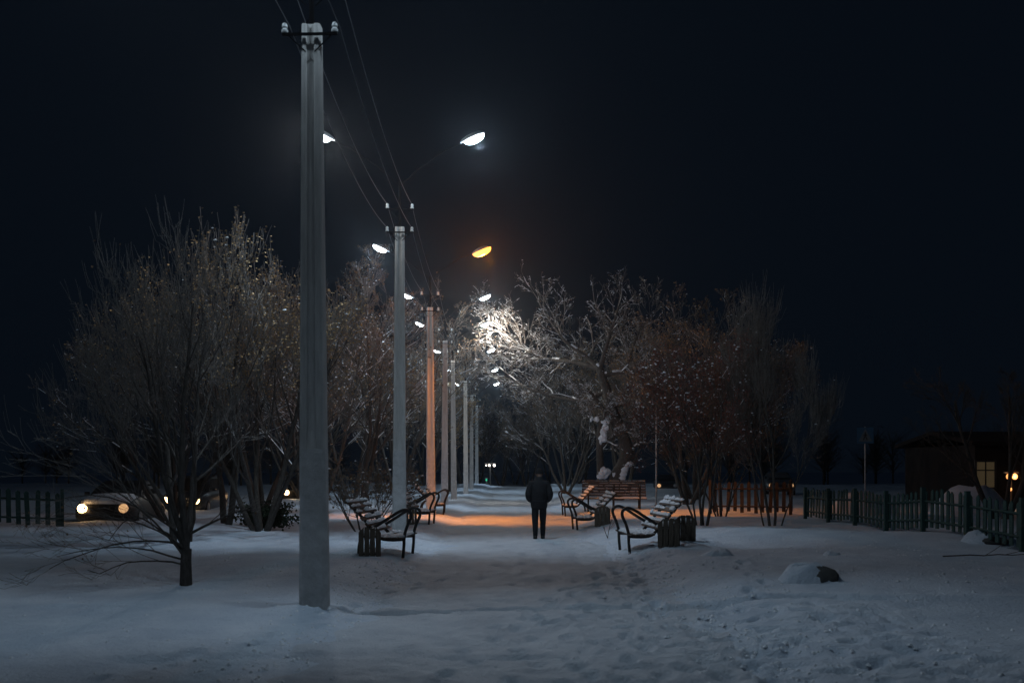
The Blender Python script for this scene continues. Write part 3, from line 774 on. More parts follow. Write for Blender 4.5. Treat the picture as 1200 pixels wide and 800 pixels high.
# generic prototypes for the trees farther back
protoA = crown_tree(41, 8.5, 3, 0.25, 0.5, rmin=0.006)
protoB = crown_tree(42, 9.5, 2, 0.4, 0.42, leaf='brownleaf', rmin=0.006, snow=0.3, leafs=0.09)
protoC = crown_tree(43, 9.0, 4, 0.1, 0.62, rmin=0.007, snow=0.45, clump=0.05)
protoD = crown_tree(44, 8.0, 1, 1.4, 0.2, leaf='dryleaf', rmin=0.007, r0=0.16, kids=(14, 7, 5, 4), leafs=0.09)
LEFTG = 'bare trees crowding behind the left benches'
Lspots = [(-9.4, 27.5, protoC, 0.66, 0.2), (-6.9, 34.5, protoC, 0.8, 1.7), (-6.2, 41.0, protoB, 0.92, 0.9), (-7.6, 47.0, protoC, 1.0, 4.1),
          (-5.9, 52.0, protoB, 0.95, 2.4), (-7.0, 60.0, protoA, 1.05, 5.2), (-5.8, 68.0, protoB, 1.0, 1.2), (-10.5, 42, protoA, 1.0, 2.8), (-11.5, 55, protoC, 1.1, 0.5), (-7.4, 84.0, protoC, 1.1, 3.0), (-9.6, 72.0, protoB, 1.1, 4.0)]
for i, (x, y, pr, s, rz) in enumerate(Lspots):
    if i == 0: lab, gp = 'wide bare tree with lightly snowed twigs in front of the parked pale car', None
    else: lab, gp = 'bare dark tree in the thicket behind the left row of poles', LEFTG
    place_tree(pr, lab, x, y, rz, s, gp)
place_tree(protoD, 'tree with tan dry foliage overhanging the far poles under the lamps', -4.6, 73.0, 0.3, (1.25, 1.25, 1.22))
place_tree(protoD, 'lower tan leafed tree at the far left of the path end', -4.9, 96.0, 1.3, (1.2, 1.2, 1.15))
# right hand side
RG = 'bare trees behind the old leaning tree on the right'
for (x, y, pr, s, rz) in ((3.6, 66, protoC, 0.95, 0.3), (6.8, 60, protoA, 1.1, 1.2), (4.2, 78, protoB, 1.0, 2.2), (9.5, 52, protoC, 1.05, 3.1), (8.0, 72, protoA, 1.2, 4.0), (5.8, 90, protoC, 1.1, 5.0), (11.5, 62, protoB, 1.1, 0.9), (7.6, 43, protoA, 0.95, 2.6)):
    place_tree(pr, 'bare tree in the dim thicket behind the old leaning tree', x, y, rz, s, RG)
EG = 'trees closing off the far end of the path'
for (x, y, pr, s, rz) in ((-1.2, 112, protoA, 1.0, 0.6), (1.6, 106, protoC, 0.9, 1.6), (4.4, 116, protoB, 1.0, 3.6), (-4.0, 118, protoC, 1.0, 4.6), (0.4, 122, protoB, 1.0, 5.5), (8.0, 110, protoA, 1.1, 2.0)):
    place_tree(pr, 'distant bare tree closing off the end of the path', x, y, rz, s, EG)

_br = random.Random(8); wood = []
for k in range(60):
    sd = 1 if k < 36 else -1
    y = _br.uniform(78, 125); x = sd * y * _br.uniform(0.16, 0.62); hh = _br.uniform(3.5, 6.5); zb = H(x, y)
    wood.append((x, y, zb - 0.1, x, y, zb + hh * 0.8, 0.12, 0.03))
    for j in range(70):
        z0 = _br.uniform(0.2, 0.75) * hh; a_ = _br.uniform(0, 6.28); L = _br.uniform(0.6, 2.2)
        p = V3(x, y, zb + z0); q = p + V3(math.cos(a_), math.sin(a_), _br.uniform(0.4, 1.6)).normalized() * L
        wood.append((*p, *q, 0.03, 0.012))
        for m_ in range(2):
            e = q + V3(_br.gauss(0, 0.5), _br.gauss(0, 0.5), _br.uniform(0.1, 0.8)); wood.append((*q, *e, 0.014, 0.008))
wo = link('distant_wood', seg_mesh('distant_wood', wood, 3, 'bark')); wo['kind'] = 'stuff'
wo['label'] = 'dark far wood merging with the night sky'; wo['category'] = 'wood'
# the old leaning tree, its limb under the lamp
T = Tree(51, 4, 0.24, 0.05, (9, 7, 6, 5), (0.40, 0.52, 0.5, 0.45), (28, 60), 0.006, 0.2, 0.4, zfloor=1.0)
OY = 50.0
o0 = P(716, 575, OY); o0.z = H(o0.x, OY)
def Q(px, py, Y=OY):
    return P(px, py, Y) - o0
T.along([Q(722, 585), Q(722, 562), Q(735, 533), Q(726, 502), Q(715, 475), Q(711, 457), Q(702, 432)], 0.42, 0.20, 0, kids=False)
T.along([Q(702, 432), Q(687, 418, 50.5), Q(663, 400, 51), Q(639, 367, 51), Q(630, 350, 51)], 0.15, 0.02, 1, L=5)
T.along([Q(702, 432), Q(672, 424, 51.2), Q(640, 420, 52.8), Q(613, 408, 53.8), Q(592, 390, 54.3), Q(572, 377, 54.5)], 0.13, 0.02, 1, L=6.0)
T.along([Q(613, 408, 53.8), Q(606, 380, 54.2), Q(594, 368, 54.4)], 0.06, 0.015, 2, L=3.2)
T.along([Q(630, 415, 53.2), Q(604, 400, 54.4), Q(580, 386, 54.8)], 0.06, 0.015, 2, L=3.2)
T.along([Q(711, 457), Q(680, 470, 51), Q(636, 461, 52), Q(612, 451, 53), Q(585, 430, 54)], 0.11, 0.02, 1, L=5.0)
T.along([Q(703, 432), Q(712, 400), Q(722, 370), Q(726, 350)], 0.14, 0.02, 1, L=5)
T.along([Q(706, 440), Q(732, 438), Q(744, 460), Q(747, 486)], 0.12, 0.05, 1, L=3.0)
T.along([Q(732, 438), Q(740, 412), Q(752, 380)], 0.10, 0.02, 1, L=4)
T.along([Q(735, 530), Q(747, 521), Q(758, 508), Q(772, 490)], 0.10, 0.02, 1, L=3)
T.along([Q(705, 575), Q(703, 540), Q(703, 502), Q(709, 485), Q(700, 470), Q(680, 445)], 0.22, 0.05, 0, L=4)
T.along([Q(715, 476), Q(740, 470), Q(765, 440), Q(775, 400)], 0.11, 0.02, 1, L=4.5)
_lg = random.Random(77)
for (poly, n) in (([Q(650, 421, 52.4), Q(632, 416, 53.2), Q(613, 408, 53.8), Q(592, 390, 54.3), Q(572, 377, 54.5)], 34), ([Q(636, 461, 52), Q(612, 451, 53), Q(585, 430, 54)], 12), ([Q(687, 418, 50.5), Q(663, 400, 51), Q(639, 367, 51)], 12), ([Q(702, 432), Q(712, 400), Q(722, 370)], 8)):
    cv = smooth_curve(poly, 8)
    for _ in range(n):
        i = _lg.randrange(len(cv) - 1); d = (cv[i + 1] - cv[i]).normalized()
        T.child(cv[i].copy(), (d + V3(0, 0, _lg.uniform(0, 0.6))).normalized(), _lg.uniform(1.0, 2.3), 0.022, 2)
op = T.meshes(leaf='brownleaf', leafn=0.15, leafs=0.07, snow=0.26, snowlev=4, clump=0.02, clumps=0.05, seed=6)
op[0] = ('trunk', op[0][1])
old = place_tree(op, 'old leaning tree with snow plastered trunk and one limb lit white by a lamp', o0.x, OY, 0, 1, z=o0.z)
g = random.Random(9)
def plaster(pts, size, n=26):
    m = MB(); cur = smooth_curve(pts, 6)
    for k in range(n):
        p = cur[g.randrange(len(cur))]
        m.blob((p.x + g.gauss(0, size * 0.4), p.y - 0.22 + g.gauss(0, 0.05), p.z + g.gauss(0, size * 0.4)), (size * g.uniform(0.5, 1.1), size * 0.6, size * g.uniform(0.5, 1.2)), g, 8, 5, 0.25, -1)
    o = link('plastered_snow', m.mesh('plastered_snow', 'snowcap', True), old); return o
plaster([Q(718, 566), Q(728, 556), Q(734, 545)], 0.20, 26)
plaster([Q(703, 556), Q(709, 552)], 0.22, 10)
plaster([Q(706, 516), Q(709, 500), Q(711, 490)], 0.17, 18)
plaster([Q(690, 492), Q(700, 491)], 0.10, 5)
plaster([Q(746, 480), Q(747, 470)], 0.10, 5)

# rowan with snow capped clusters, right middle
T = Tree(61, 4, 0.2, 0.10, (8, 7, 5, 4), (0.50, 0.55, 0.5, 0.45), (24, 52), 0.005, 0.3, 0.35)
for (dx, dy, L, r) in ((-0.42, 0.1, 5.4, 0.05), (-0.18, -0.1, 6.0, 0.06), (0.05, 0.15, 6.2, 0.06), (0.22, -0.1, 5.6, 0.05), (-0.55, -0.2, 4.6, 0.045), (0.34, 0.2, 5.0, 0.045)):
    T.grow(V3(dx * 0.5, dy * 0.5, -0.1), V3(dx, dy, 1).normalized(), L, r, 0)
mm = T.meshes(twig='twigred', leaf='berry', leafn=0.5, leafs=0.05, snow=0.08, clump=0.035, clumps=0.055, seed=8, lsel=lambda p: p.z > 1.8)
place_tree(mm, 'many stemmed reddish tree with small snow caps, right of the wide bench', PX(824, 27.0), 27.0, 0, (0.62, 0.7, 0.78))
T = Tree(71, 4, 0.15, 0.16, (10, 7, 5, 4), (0.5, 0.55, 0.5, 0.45), (18, 42), 0.005, 0.25, 0.4)
for (dx, dy, L, r) in ((-0.10, 0, 6.8, 0.075), (0.10, 0.05, 6.6, 0.07), (-0.3, 0.1, 5.2, 0.045), (0.32, -0.1, 5.0, 0.04)):
    T.grow(V3(dx * 1.1, dy, -0.1), V3(dx, dy, 1).normalized(), L, r, 0)
T.shoots(3.5, 0.3)
place_tree(T.meshes(twig='twig', seed=9, clump=0.002), 'upright bare tree with two dark trunks, left of the green fence', PX(905, 26.2), 26.2, 0, (0.55, 0.6, 0.70))
protoE = crown_tree(45, 5.6, 6, 0.5, 0.55, leaf='brownleaf', rmin=0.005, r0=0.04, clump=0.02, twig='twigred')
place_tree(protoE, 'dark twiggy bush behind the reddish tree and in front of the brown fence', PX(845, 31), 31.0, 1.0, 0.9, name='bush', cat='bush')
place_tree(crown_tree(46, 2.0, 7, 0.3, 0.8, leaf='brownleaf', rmin=0.004, r0=0.022, kids=(6, 5, 4, 3), maxlev=3, clump=0.02), 'bare dark shrub behind the left front bench', PX(424, 25.5), 25.6, name='shrub', cat='shrub')
place_tree(crown_tree(47, 1.9, 6, 0.3, 0.8, leaf='brownleaf', rmin=0.004, r0=0.02, kids=(6, 5, 4, 3), maxlev=3, clump=0.03), 'snow dusted shrub left of the second lamp pole', PX(448, 30.5), 30.6, 2.1, name='shrub', cat='shrub')
place_tree(crown_tree(48, 4.2, 3, 0.0, 0.4, twig='bark', rmin=0.005, clump=0.0, snow=0.0, r0=0.10, kids=(8, 6, 5, 3)), 'dark bare tree by the brown house at the right edge', PX(1172, 31), 31.0, 0.5)

# low dark evergreen beside the golden tree
def evergreen(x, y):
    g = random.Random(4); segs = []; pts = []
    for k in range(90):
        a = g.uniform(0, 2 * math.pi); L = g.uniform(0.4, 0.85); z0 = g.uniform(0.05, 0.5)
        p = V3(0, 0, z0); d = V3(math.cos(a), math.sin(a), g.uniform(0.05, 0.7)).normalized()
        for i in range(5):
            q = p + d * L / 5; segs.append((*p, *q, 0.012 - 0.002 * i, 0.010 - 0.002 * i, 1)); p = q; d = (d + V3(0, 0, -0.06)).normalized()
            for _ in range(10): pts.append((p.x + g.gauss(0, 0.04), p.y + g.gauss(0, 0.04), p.z + g.gauss(0, 0.04)))
    place_tree([('trunk', seg_mesh('trunk', [s[:8] for s in segs], 4, 'bark')), ('dry_leaves', leaf_mesh('needles', pts, 0.07, 'needle', 5))], 'low dark evergreen shrub on the snow beside the golden topped tree', x, y, name='evergreen_shrub', cat='shrub')
evergreen(PX(312, 26.5), 26.5)
# sapling on the path edge and fallen branch
def small_branch(name, cat, label, x, y, dirs, seed, L, r, trop=0.05, lev=2, zf=0.02):
    T = Tree(seed, lev, 0.15, trop, (5, 4, 3), (0.6, 0.5, 0.5), (25, 50), 0.004, 0.25, 0.2, zfloor=zf)
    for d in dirs: T.grow(V3(0, 0, 0.02), Vector(d).normalized(), L, r, 0)
    me = seg_mesh(name, [s[:8] for s in T.seg], 5, 'bark')
    tag(link(name, me, None, (x, y, H(x, y))), label, cat)
small_branch('twig_sprout', 'twig', 'thin dry twig poking from the snow left of the right front bench', PX(712, 24.0), 24.0, [(-0.35, 0, 1), (0.2, 0.1, 1)], 3, 0.55, 0.009, lev=1)
small_branch('fallen_branch', 'branch', 'dark fallen branch with thin twigs on the snow at the lower right', PX(1105, 17.3), 17.3, [(1, -0.25, 0.16)], 6, 2.4, 0.013, 0.0)

# ------------------------------------------------------------------ snow piles
def pile(x, y, sx, sy, sz, label, seed, rock=None):
    g = random.Random(seed); t = thing('snow_pile', label, 'snow pile', (x, y, H(x, y)))
    m = MB(); n, k = 22, 9; rings = []
    for i in range(k):
        u = i / (k - 1); ring = []
        for j in range(n):
            a = 2 * math.pi * j / n; rr = (1 - u) ** 0.55
            nz = 1 + 0.35 * float(vnoise(math.cos(a) * 1.4 + seed * 3.1, math.sin(a) * 1.4 + u * 2))
            ring.append((sx * rr * nz * math.cos(a), sy * rr * nz * math.sin(a), -0.06 + sz * math.sin(u * 1.45) * (1 + (0.45 * float(vnoise(math.cos(a) * 1.7 + seed, math.sin(a) * 1.7 + u * 2.5)) if i < k - 1 else 0.0))))
        rings.append(ring)
    m.loft(rings); link('snow_heap', m.mesh('snow_heap', 'snow', True), t)
    if rock:
        m = MB(); m.blob(rock[0], rock[1], g, 14, 9, 0.10, -0.8); link('stone', m.mesh('stone', 'rock', 40), t)
    return t
pile(PX(947, 13.4), 13.4, 0.50, 0.34, 0.30, 'snow heaped on a dark stone on the open snow at right', 2, ((0.15, -0.06, 0.03), (0.24, 0.24, 0.18)))
pile(PX(842, 16.8), 16.8, 0.34, 0.3, 0.17, 'small low snow heap between the bins and the larger snow heap', 3)
pile(PX(975, 16.6), 16.6, 0.2, 0.2, 0.12, 'tiny snow lump behind the stone in the snow', 5)
pile(PX(1158, 19.8), 19.8, 0.6, 0.4, 0.30, 'snow heap with a dark hollow at the foot of the green fence', 7, ((0.0, -0.3, 0.04), (0.26, 0.14, 0.09)))  # the hollow's shade is a dark stone-coloured blob set in the heap
pile(PX(1140, 33.0), 33.0, 1.4, 1.2, 1.0, 'tall snow heap behind the green fence, warmly lit', 9)
pile(PX(1012, 34.0), 34.0, 1.3, 0.8, 0.78, 'long dim snow heap showing over the green fence', 10)

_cr = random.Random(31); cl = []
for _ in range(2600):
    y = 7.0 * math.exp(_cr.random() * 1.45)
    r = _cr.random()
    if r < 0.45: x = _cr.choice((-1, 1)) * _cr.gauss(2.1, 0.35)
    elif r < 0.75 and y < 13: x = _cr.gauss(2.4, 1.1)
    else: x = _cr.uniform(-6, 8)
    cl.append((x, y))
_xa = np.array([c[0] for c in cl]); _ya = np.array([c[1] for c in cl]); _za = hgt(_xa, _ya)
so = link('snow_clods', blob_mesh('snow_clods', np.stack([_xa, _ya, _za], 1), 0.024, 'snowcap', 4))
so['kind'] = 'stuff'; so['label'] = 'small crumbs of kicked up snow scattered over the ground'; so['category'] = 'snow'
# ------------------------------------------------------------------ fences
def fence(p0, p1, pitch, label, mname, pw=0.12, h=1.05, post=2.2, seed=1, top=0.0):
    g = random.Random(seed); p0 = Vector(p0); p1 = Vector(p1); L = (p1 - p0).length; d = (p1 - p0) / L
    rz = math.atan2(d.y, d.x); t = thing('picket_fence', label, 'fence', (p0.x, p0.y, 0), rz)
    key = MB(); hw = pw / 2
    pr = [(-hw, 0.08), (hw, 0.08), (hw, h - 0.05), (0, h), (-hw, h - 0.05)]
    key.loft([[(a, -0.012, b) for a, b in pr], [(a, 0.012, b) for a, b in pr]]); me = key.mesh('picket', mname)
    n = int(L / pitch)
    for k in range(n + 1):
        s = min(k * pitch + g.uniform(-0.015, 0.015), L); q = p0 + d * s
        link('picket', me, t, (s, -0.04, H(q.x, q.y) + g.uniform(-0.03, 0.03)), (g.gauss(0, 0.015), g.gauss(0, 0.02), 0))
    kp = MB(); kp.box((0, 0, h / 2), (0.09, 0.09, h + 0.14)); mp = kp.mesh('post', mname)
    ns = max(1, round(L / post))
    for k in range(ns + 1):
        s = L * k / ns; q = p0 + d * s; link('post', mp, t, (s, 0.035, H(q.x, q.y)))
    for zr in (0.26, h - 0.24):
        for k in range(ns):
            a, b = L * k / ns, L * (k + 1) / ns; qa, qb = p0 + d * a, p0 + d * b; za, zb = H(qa.x, qa.y), H(qb.x, qb.y)
            m = MB(); m.tube([(a + 0.002, 0.0, za + zr), (b - 0.002, 0.0, zb + zr)], 0.027, 4); link('rail', m.mesh('rail', mname), t)
    return t
fence((9.35, 16.0), (9.05, 30.6), 0.26, 'long green picket fence running along the right side', 'fence', 0.125, h=0.92)
fence((9.3, 33.2), (6.9, 34.6), 0.24, 'short brown picket fence behind the upright two trunked tree', 'fencebrown', 0.12, h=1.1, seed=2)
fence((-16.5, 25.2), (-12.2, 27.0), 0.24, 'dark green picket fence at the far left edge', 'fence', 0.12, h=1.0, seed=3)

# ------------------------------------------------------------------ cars
def car(x, y, rz, paint, label, head=('head_lens', 'head_lens'), snow=False, beam=0.0, z=None, group='cars on the roads behind the park', suv=False):
    z = H(x, y) if z is None else z
    t = thing('parked_car', label, 'car', (x, y, z), rz, group)   # front towards -y
    hgt_ = 1.62 if suv else 1.45
    # side profile (y, z) lower body and cabin
    m = MB()
    st = [(-2.15, 0.35, 0.62, 0.74), (-2.08, 0.25, 0.74, 0.82), (-1.7, 0.22, 0.86, 0.88), (-0.95, 0.22, 0.96, 0.90), (0.0, 0.2, 0.98, 0.91), (1.2, 0.22, 0.98, 0.90), (1.95, 0.26, 0.95, 0.86), (2.15, 0.38, 0.80, 0.76)]
    rings = []
    for (yy, z0, z1, hw) in st:
        rings.append([(-hw * 0.9, yy, z0), (-hw, yy, z0 + 0.12), (-hw, yy, z1 - 0.14), (-hw * 0.9, yy, z1), (hw * 0.9, yy, z1), (hw, yy, z1 - 0.14), (hw, yy, z0 + 0.12), (hw * 0.9, yy, z0)])
    m.loft(rings)
    link('body', m.mesh('body', paint, 40), t)
    m = MB(); rings = []
    for (zz, y0, y1, hw) in ((0.95, -0.98, 1.75, 0.80), (1.2, -0.55, 1.5, 0.72), (hgt_ - 0.06, -0.15, 1.15, 0.62), (hgt_, 0.0, 1.0, 0.55)):
        rings.append([(-hw, y0 + 0.05, zz), (-hw * 0.8, y0, zz), (hw * 0.8, y0, zz), (hw, y0 + 0.05, zz), (hw, y1, zz), (-hw, y1, zz)])
    m.loft(rings); link('cabin', m.mesh('cabin', paint, 40), t)
    m = MB(); m.loft([[(-0.66, -0.91, 1.0), (0.66, -0.91, 1.0), (0.66, -0.885, 1.0), (-0.66, -0.885, 1.0)], [(-0.52, -0.235, hgt_ - 0.10), (0.52, -0.235, hgt_ - 0.10), (0.52, -0.21, hgt_ - 0.10), (-0.52, -0.21, hgt_ - 0.10)]])
    link('windshield', m.mesh('windshield', 'glass'), t)
    for s in (-1, 1):
        m = MB(); m.loft([[(s * 0.80, -0.7, 1.02), (s * 0.80, 1.35, 1.02), (s * 0.78, 1.35, 1.02), (s * 0.78, -0.7, 1.02)], [(s * 0.655, -0.1, hgt_ - 0.12), (s * 0.655, 1.0, hgt_ - 0.12), (s * 0.63, 1.0, hgt_ - 0.12), (s * 0.63, -0.1, hgt_ - 0.12)]])
        link('side_window', m.mesh('side_window', 'glass'), t)
        m = MB(); m.box((s * 0.93, -0.62, 1.05), (0.14, 0.08, 0.11)); link('mirror', m.mesh('mirror', paint), t)
        for yy in (-1.35, 1.35):
            m = MB(); rot = Matrix.Rotation(R(90), 3, 'Y')
            m.lathe([(0.20, -0.10), (0.31, -0.10), (0.33, -0.06), (0.33, 0.06), (0.31, 0.10), (0.20, 0.10)], n=18, rot=rot)
            wo = link('wheel', m.mesh('wheel', 'tyre', 40), t, (s * 0.80, yy, 0.31))
            m = MB(); m.lathe([(0.05, -0.115), (0.205, -0.105), (0.21, 0.105), (0.05, 0.115)], n=12, rot=rot); link('rim', m.mesh('rim', 'rim', 40), wo)
        m = MB(); rings = []
        rot = Matrix.Rotation(R(90), 3, 'X')
        m.lathe([(0.14, -0.02), (0.14, 0.04), (0.12, 0.075), (0.07, 0.095)], n=12, rot=rot)
        link('headlight', m.mesh('headlight', head[0 if s < 0 else 1], 50), t, (s * 0.60, -2.14, 0.63))
    m = MB(); m.box((0, -2.165, 0.60), (0.72, 0.03, 0.12)); m.box((0, -2.16, 0.40), (1.3, 0.05, 0.10)); link('grille', m.mesh('grille', 'plastic'), t)
    if snow:
        g = random.Random(3); m = MB(); rings = []
        for (yy, z1, hw) in ((-2.02, 0.76, 0.66), (-1.9, 0.85, 0.74), (-1.5, 0.93, 0.76), (-1.05, 0.98, 0.74)):
            rings.append([(-hw, yy, z1 - 0.03), (-hw * 0.8, yy, z1 + 0.07), (0, yy, z1 + 0.10), (hw * 0.8, yy, z1 + 0.07), (hw, yy, z1 - 0.03)])
        m.loft(rings); link('bonnet_snow', m.mesh('bonnet_snow', 'snowcap', True), t)
    if beam:
        L = bpy.data.lights.new('headlight_beam', 'SPOT'); L.energy = beam; L.color = (1.0, 0.62, 0.32); L.spot_size = R(110); L.spot_blend = 1.0; L.shadow_soft_size = 0.1
        link('headlight_beam', L, t, (0, -2.35, 0.66), (R(84), 0, R(180)))
    return t
car(PX(128, 32.2) + 0.45, 32.2, R(6), 'carwhite', 'parked car with pale snow on its bonnet and one lit headlight, far left', ('head_lens', 'head_dim'), snow=True, z=-0.05)
car(PX(211, 40), 42.0, R(2), 'cardark', 'dark car with two bright warm headlights behind the twin stemmed tree', beam=60, suv=True, z=-0.10)
car(PX(347, 55), 57.0, R(3), 'cardark', 'distant car with one bright headlight just left of the nearest pole', ('head_lens', 'head_lens'), beam=160, z=-0.1)
car(PX(358, 86), 88.0, R(3), 'cardark', 'farthest car whose small headlight peeps out left of the nearest pole', ('head_dim', 'head_dim'), z=-0.5)
car(PX(922, 62), 64.0, R(-10), 'cargrey', 'distant car with weak lights seen above the short brown fence', ('head_dim', 'head_dim'), z=0.2)
car(PX(785, 75), 77.0, R(-6), 'cardark', 'distant car showing one small orange light right of the wide bench', ('head_dim', 'head_off'), z=0.0)

# ------------------------------------------------------------------ house, lamps, sign at the right
def house(x, y):
    t = thing('house', 'low dark brown house at the right edge, behind the green fence', 'house', (x, y, 0), R(8))
    W, D, Hh = 9.0, 6.0, 2.9
    m = MB(); m.box((0, 0, Hh / 2 - 0.2), (W, D, Hh + 0.4)); link('wall', m.mesh('wall', 'housewall'), t)
    m = MB(); rf = [(-D / 2 - 0.4, Hh - 0.02), (0, Hh + 0.55), (D / 2 + 0.4, Hh - 0.02), (D / 2 + 0.4, Hh + 0.1), (0, Hh + 0.66), (-D / 2 - 0.4, Hh + 0.1)]
    m.loft([[(-W / 2 - 0.4, a, b) for a, b in rf], [(W / 2 + 0.4, a, b) for a, b in rf]]); ro = link('roof', m.mesh('roof', 'housewall'), t)
    m = MB(); rs = [(-D / 2 - 0.42, Hh + 0.103), (0, Hh + 0.663), (D / 2 + 0.42, Hh + 0.103), (D / 2 + 0.42, Hh + 0.16), (0, Hh + 0.74), (-D / 2 - 0.42, Hh + 0.16)]
    m.loft([[(-W / 2 - 0.38, a, b) for a, b in rs], [(W / 2 + 0.38, a, b) for a, b in rs]]); link('roof_edge', m.mesh('roof_edge', 'housewall'), ro)
    m = MB(); m.box((1.2, 0.6, Hh + 0.8), (0.55, 0.55, 1.0)); link('chimney', m.mesh('chimney', 'housewall'), ro)
    for wx, lit in ((-4.0, True), (-1.2, False), (1.6, False)):
        wo_m = MB()
        for (cx, cz, sx, sz) in ((0, 0.62, 1.06, 0.09), (0, -0.62, 1.06, 0.09), (-0.485, 0, 0.09, 1.15), (0.485, 0, 0.09, 1.15), (0, 0, 0.05, 1.15), (0, 0.2, 0.88, 0.05)):
            wo_m.box((cx, 0, cz), (sx, 0.08 if sx > 0.06 else 0.07, sz))
        wo = link('window', wo_m.mesh('window', 'trim'), t, (wx, -D / 2 - 0.02, 1.55))
        pm = MB(); pm.box((0, 0.012, 0), (0.9, 0.02, 1.16)); link('pane', pm.mesh('pane', 'litpane' if lit else 'glass'), wo)
    return t
house(PX(1245, 45.5), 49.0)
def amber_post(px, Y, pys, label, lx=(0.0,), watts=25):
    x = PX(px, Y); t = thing('lantern_post', label, 'lantern', (x, Y, H(x, Y)))
    top = CH + (552 - min(pys)) / FPX * Y - H(x, Y)
    m = MB(); m.tube([(0, 0.05, -0.1), (0, 0.05, top + 0.12)], [0.045, 0.03], 8); m.box((0, 0.05, top + 0.14), (0.5, 0.12, 0.05)); link('post', m.mesh('post', 'steel', 40), t)
    for k, dx in enumerate(lx):
        m = MB(); m.lathe([(0.03, -0.11), (0.085, -0.07), (0.10, 0.0), (0.085, 0.06), (0.04, 0.10), (0.02, 0.115)], n=12); link('globe', m.mesh('globe', 'globe', 60), t, (dx, -0.03, top))
    if len(pys) > 1:
        m = MB(); m.lathe([(0.02, -0.07), (0.06, -0.04), (0.07, 0.0), (0.06, 0.04), (0.02, 0.07)], n=12); link('globe', m.mesh('globe', 'globe', 60), t, (-0.08, -0.04, top - (pys[1] - pys[0]) / FPX * Y))
    if watts:
        L = bpy.data.lights.new('lantern_light', 'POINT'); L.energy = watts; L.color = (1.0, 0.5, 0.22); L.shadow_soft_size = 0.12
        link('lantern_light', L, t, (0, -0.3, top))
amber_post(1185.5, 36.5, (558, 573), 'dark post with paired amber globes glowing at the right edge', (-0.11, 0.10), 14)
# pedestrian crossing sign
def crossing_sign(px, py, Y):
    x = PX(px, Y); z = CH + (552 - py) / FPX * Y; b = H(x, Y)
    t = thing('crossing_sign', 'square blue pedestrian crossing sign on a post in the dark at right', 'sign', (x, Y, b), R(-10))
    m = MB(); m.tube([(0, 0.05, -0.1), (0, 0.05, z - b + 0.4)], 0.035, 8); link('post', m.mesh('post', 'greymetal', 40), t)
    c = z - b
    m = MB(); m.box((0, 0, c), (0.72, 0.02, 0.72)); pl = link('plate', m.mesh('plate', 'signblue'), t)
    m = MB(); tri = [(-0.30, c - 0.27), (0.30, c - 0.27), (0.0, c + 0.30)]
    m.loft([[(a, -0.014, q) for a, q in tri], [(a, -0.011, q) for a, q in tri]]); link('triangle', m.mesh('triangle', 'signwhite'), pl)
    m = MB()
    def bar(x0, z0, x1, z1, w_):
        d = Vector((x1 - x0, z1 - z0)).normalized() * w_ / 2; nx, nz = -d.y, d.x
        q = [(x0 + nx, c + z0 + nz), (x0 - nx, c + z0 - nz), (x1 - nx, c + z1 - nz), (x1 + nx, c + z1 + nz)]
        k = 0.0004 * len(m.v) / 8
        m.loft([[(a, -0.018 - k, b_) for a, b_ in q], [(a, -0.0155, b_) for a, b_ in q]])
    bar(0.0, 0.0, 0.0, 0.09, 0.06); bar(0.0, 0.0, -0.09, -0.21, 0.04); bar(0.0, 0.0, 0.08, -0.21, 0.04); bar(0.0, 0.07, -0.09, -0.02, 0.03); bar(0.0, 0.07, 0.08, -0.01, 0.03)
    m.lathe([(0.03, -0.001), (0.03, 0.002)], (0, -0.0165, c + 0.13), 10, Matrix.Rotation(R(90), 3, 'X'))
    link('walker_symbol', m.mesh('walker_symbol', 'signblack'), pl)
crossing_sign(1014, 510, 45)
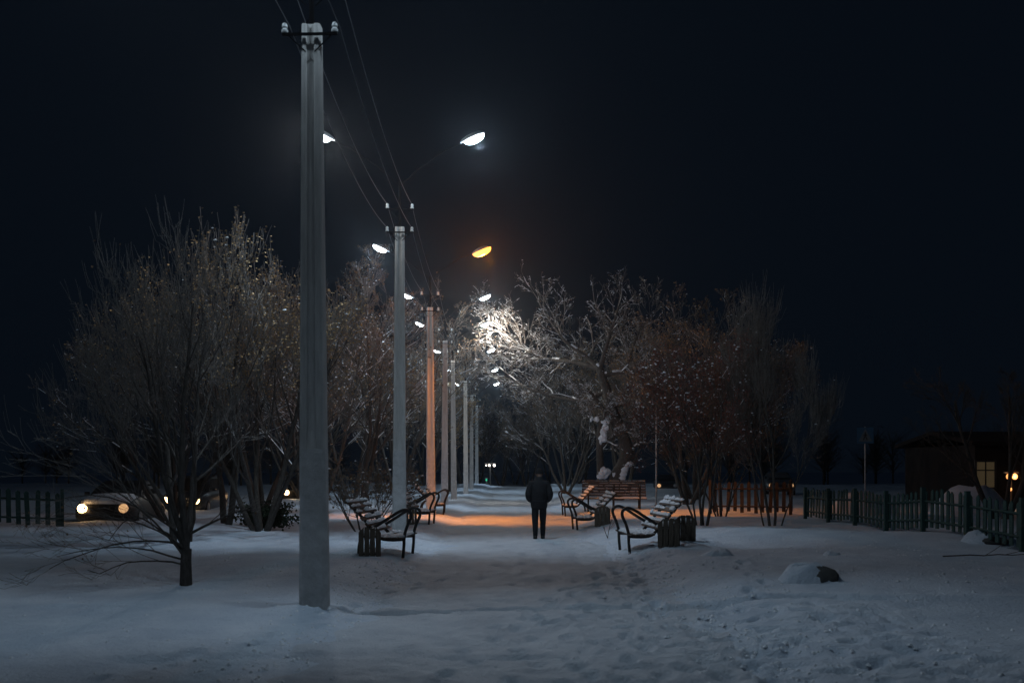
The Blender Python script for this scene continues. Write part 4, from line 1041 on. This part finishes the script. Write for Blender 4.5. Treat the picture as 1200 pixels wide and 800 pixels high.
# thin galvanised post between the wide bench and the reddish tree
x = PX(769, 42); m = MB(); m.tube([(0, 0, -0.2), (0, 0, 4.6)], [0.04, 0.03], 8); m.lathe([(0.05, 4.6), (0.05, 4.66), (0.01, 4.70)], n=8); m.box((0, 0, 0.02), (0.16, 0.16, 0.06))
tag(link('metal_post', m.mesh('metal_post', 'greymetal', 40), None, (x, 42, H(x, 42))), 'thin pale metal post rising right of the wide bench', 'post')
# far lights at the end of the path
def far_lamp(px, py, Y, dxs, label, s=0.16, mname='white_globe'):
    x = PX(px, Y); b = H(x, Y); z = CH + (552 - py) / FPX * Y - b
    t = thing('distant_lamp', label, 'lamp', (x, Y, b))
    m = MB(); m.tube([(0, 0.1, 0), (0, 0.1, z + 0.1)], [0.09, 0.06], 8)
    m.box((sum(dxs) / len(dxs), 0.1, z + s + 0.06), (max(dxs) - min(dxs) + 0.3, 0.12, 0.10)); link('post', m.mesh('post', 'greymetal', 40), t)
    for d, k in zip(dxs, (1.0, 0.8, 0.55)):
        m = MB(); m.lathe([(0.2 * s * k, -s * k), (0.8 * s * k, -0.6 * s * k), (s * k, 0), (0.8 * s * k, 0.6 * s * k), (0.2 * s * k, s * k)], n=12); link('globe', m.mesh('globe', mname, 60), t, (d, 0, z))
far_lamp(574.5, 545, 104, (0.42, -0.1, -0.42), 'row of tiny white lights on a post at the far end of the path', 0.13)
far_lamp(564, 572, 86, (0.0,), 'tiny white light low beside the farthest lamp pole', 0.10)
far_lamp(570, 562, 92, (0.0,), 'tiny green signal light near the farthest lamp pole', 0.09, 'green_lens')

# ------------------------------------------------------------------ haze
if HAZE > 0:
    m = MB(); m.box((0, 60, 6.8), (140, 180, 15.6))
    hm = bpy.data.materials.new('haze_air'); hm.use_nodes = True
    n = hm.node_tree.nodes; n.clear()
    out = n.new('ShaderNodeOutputMaterial'); pv = n.new('ShaderNodeVolumePrincipled')
    pv.inputs['Color'].default_value = (0.88, 0.93, 1.0, 1); pv.inputs['Density'].default_value = HAZE; pv.inputs['Anisotropy'].default_value = 0.9
    hm.node_tree.links.new(pv.outputs['Volume'], out.inputs['Volume'])
    hz = link('haze', m.mesh('haze', hm)); hz['kind'] = 'stuff'
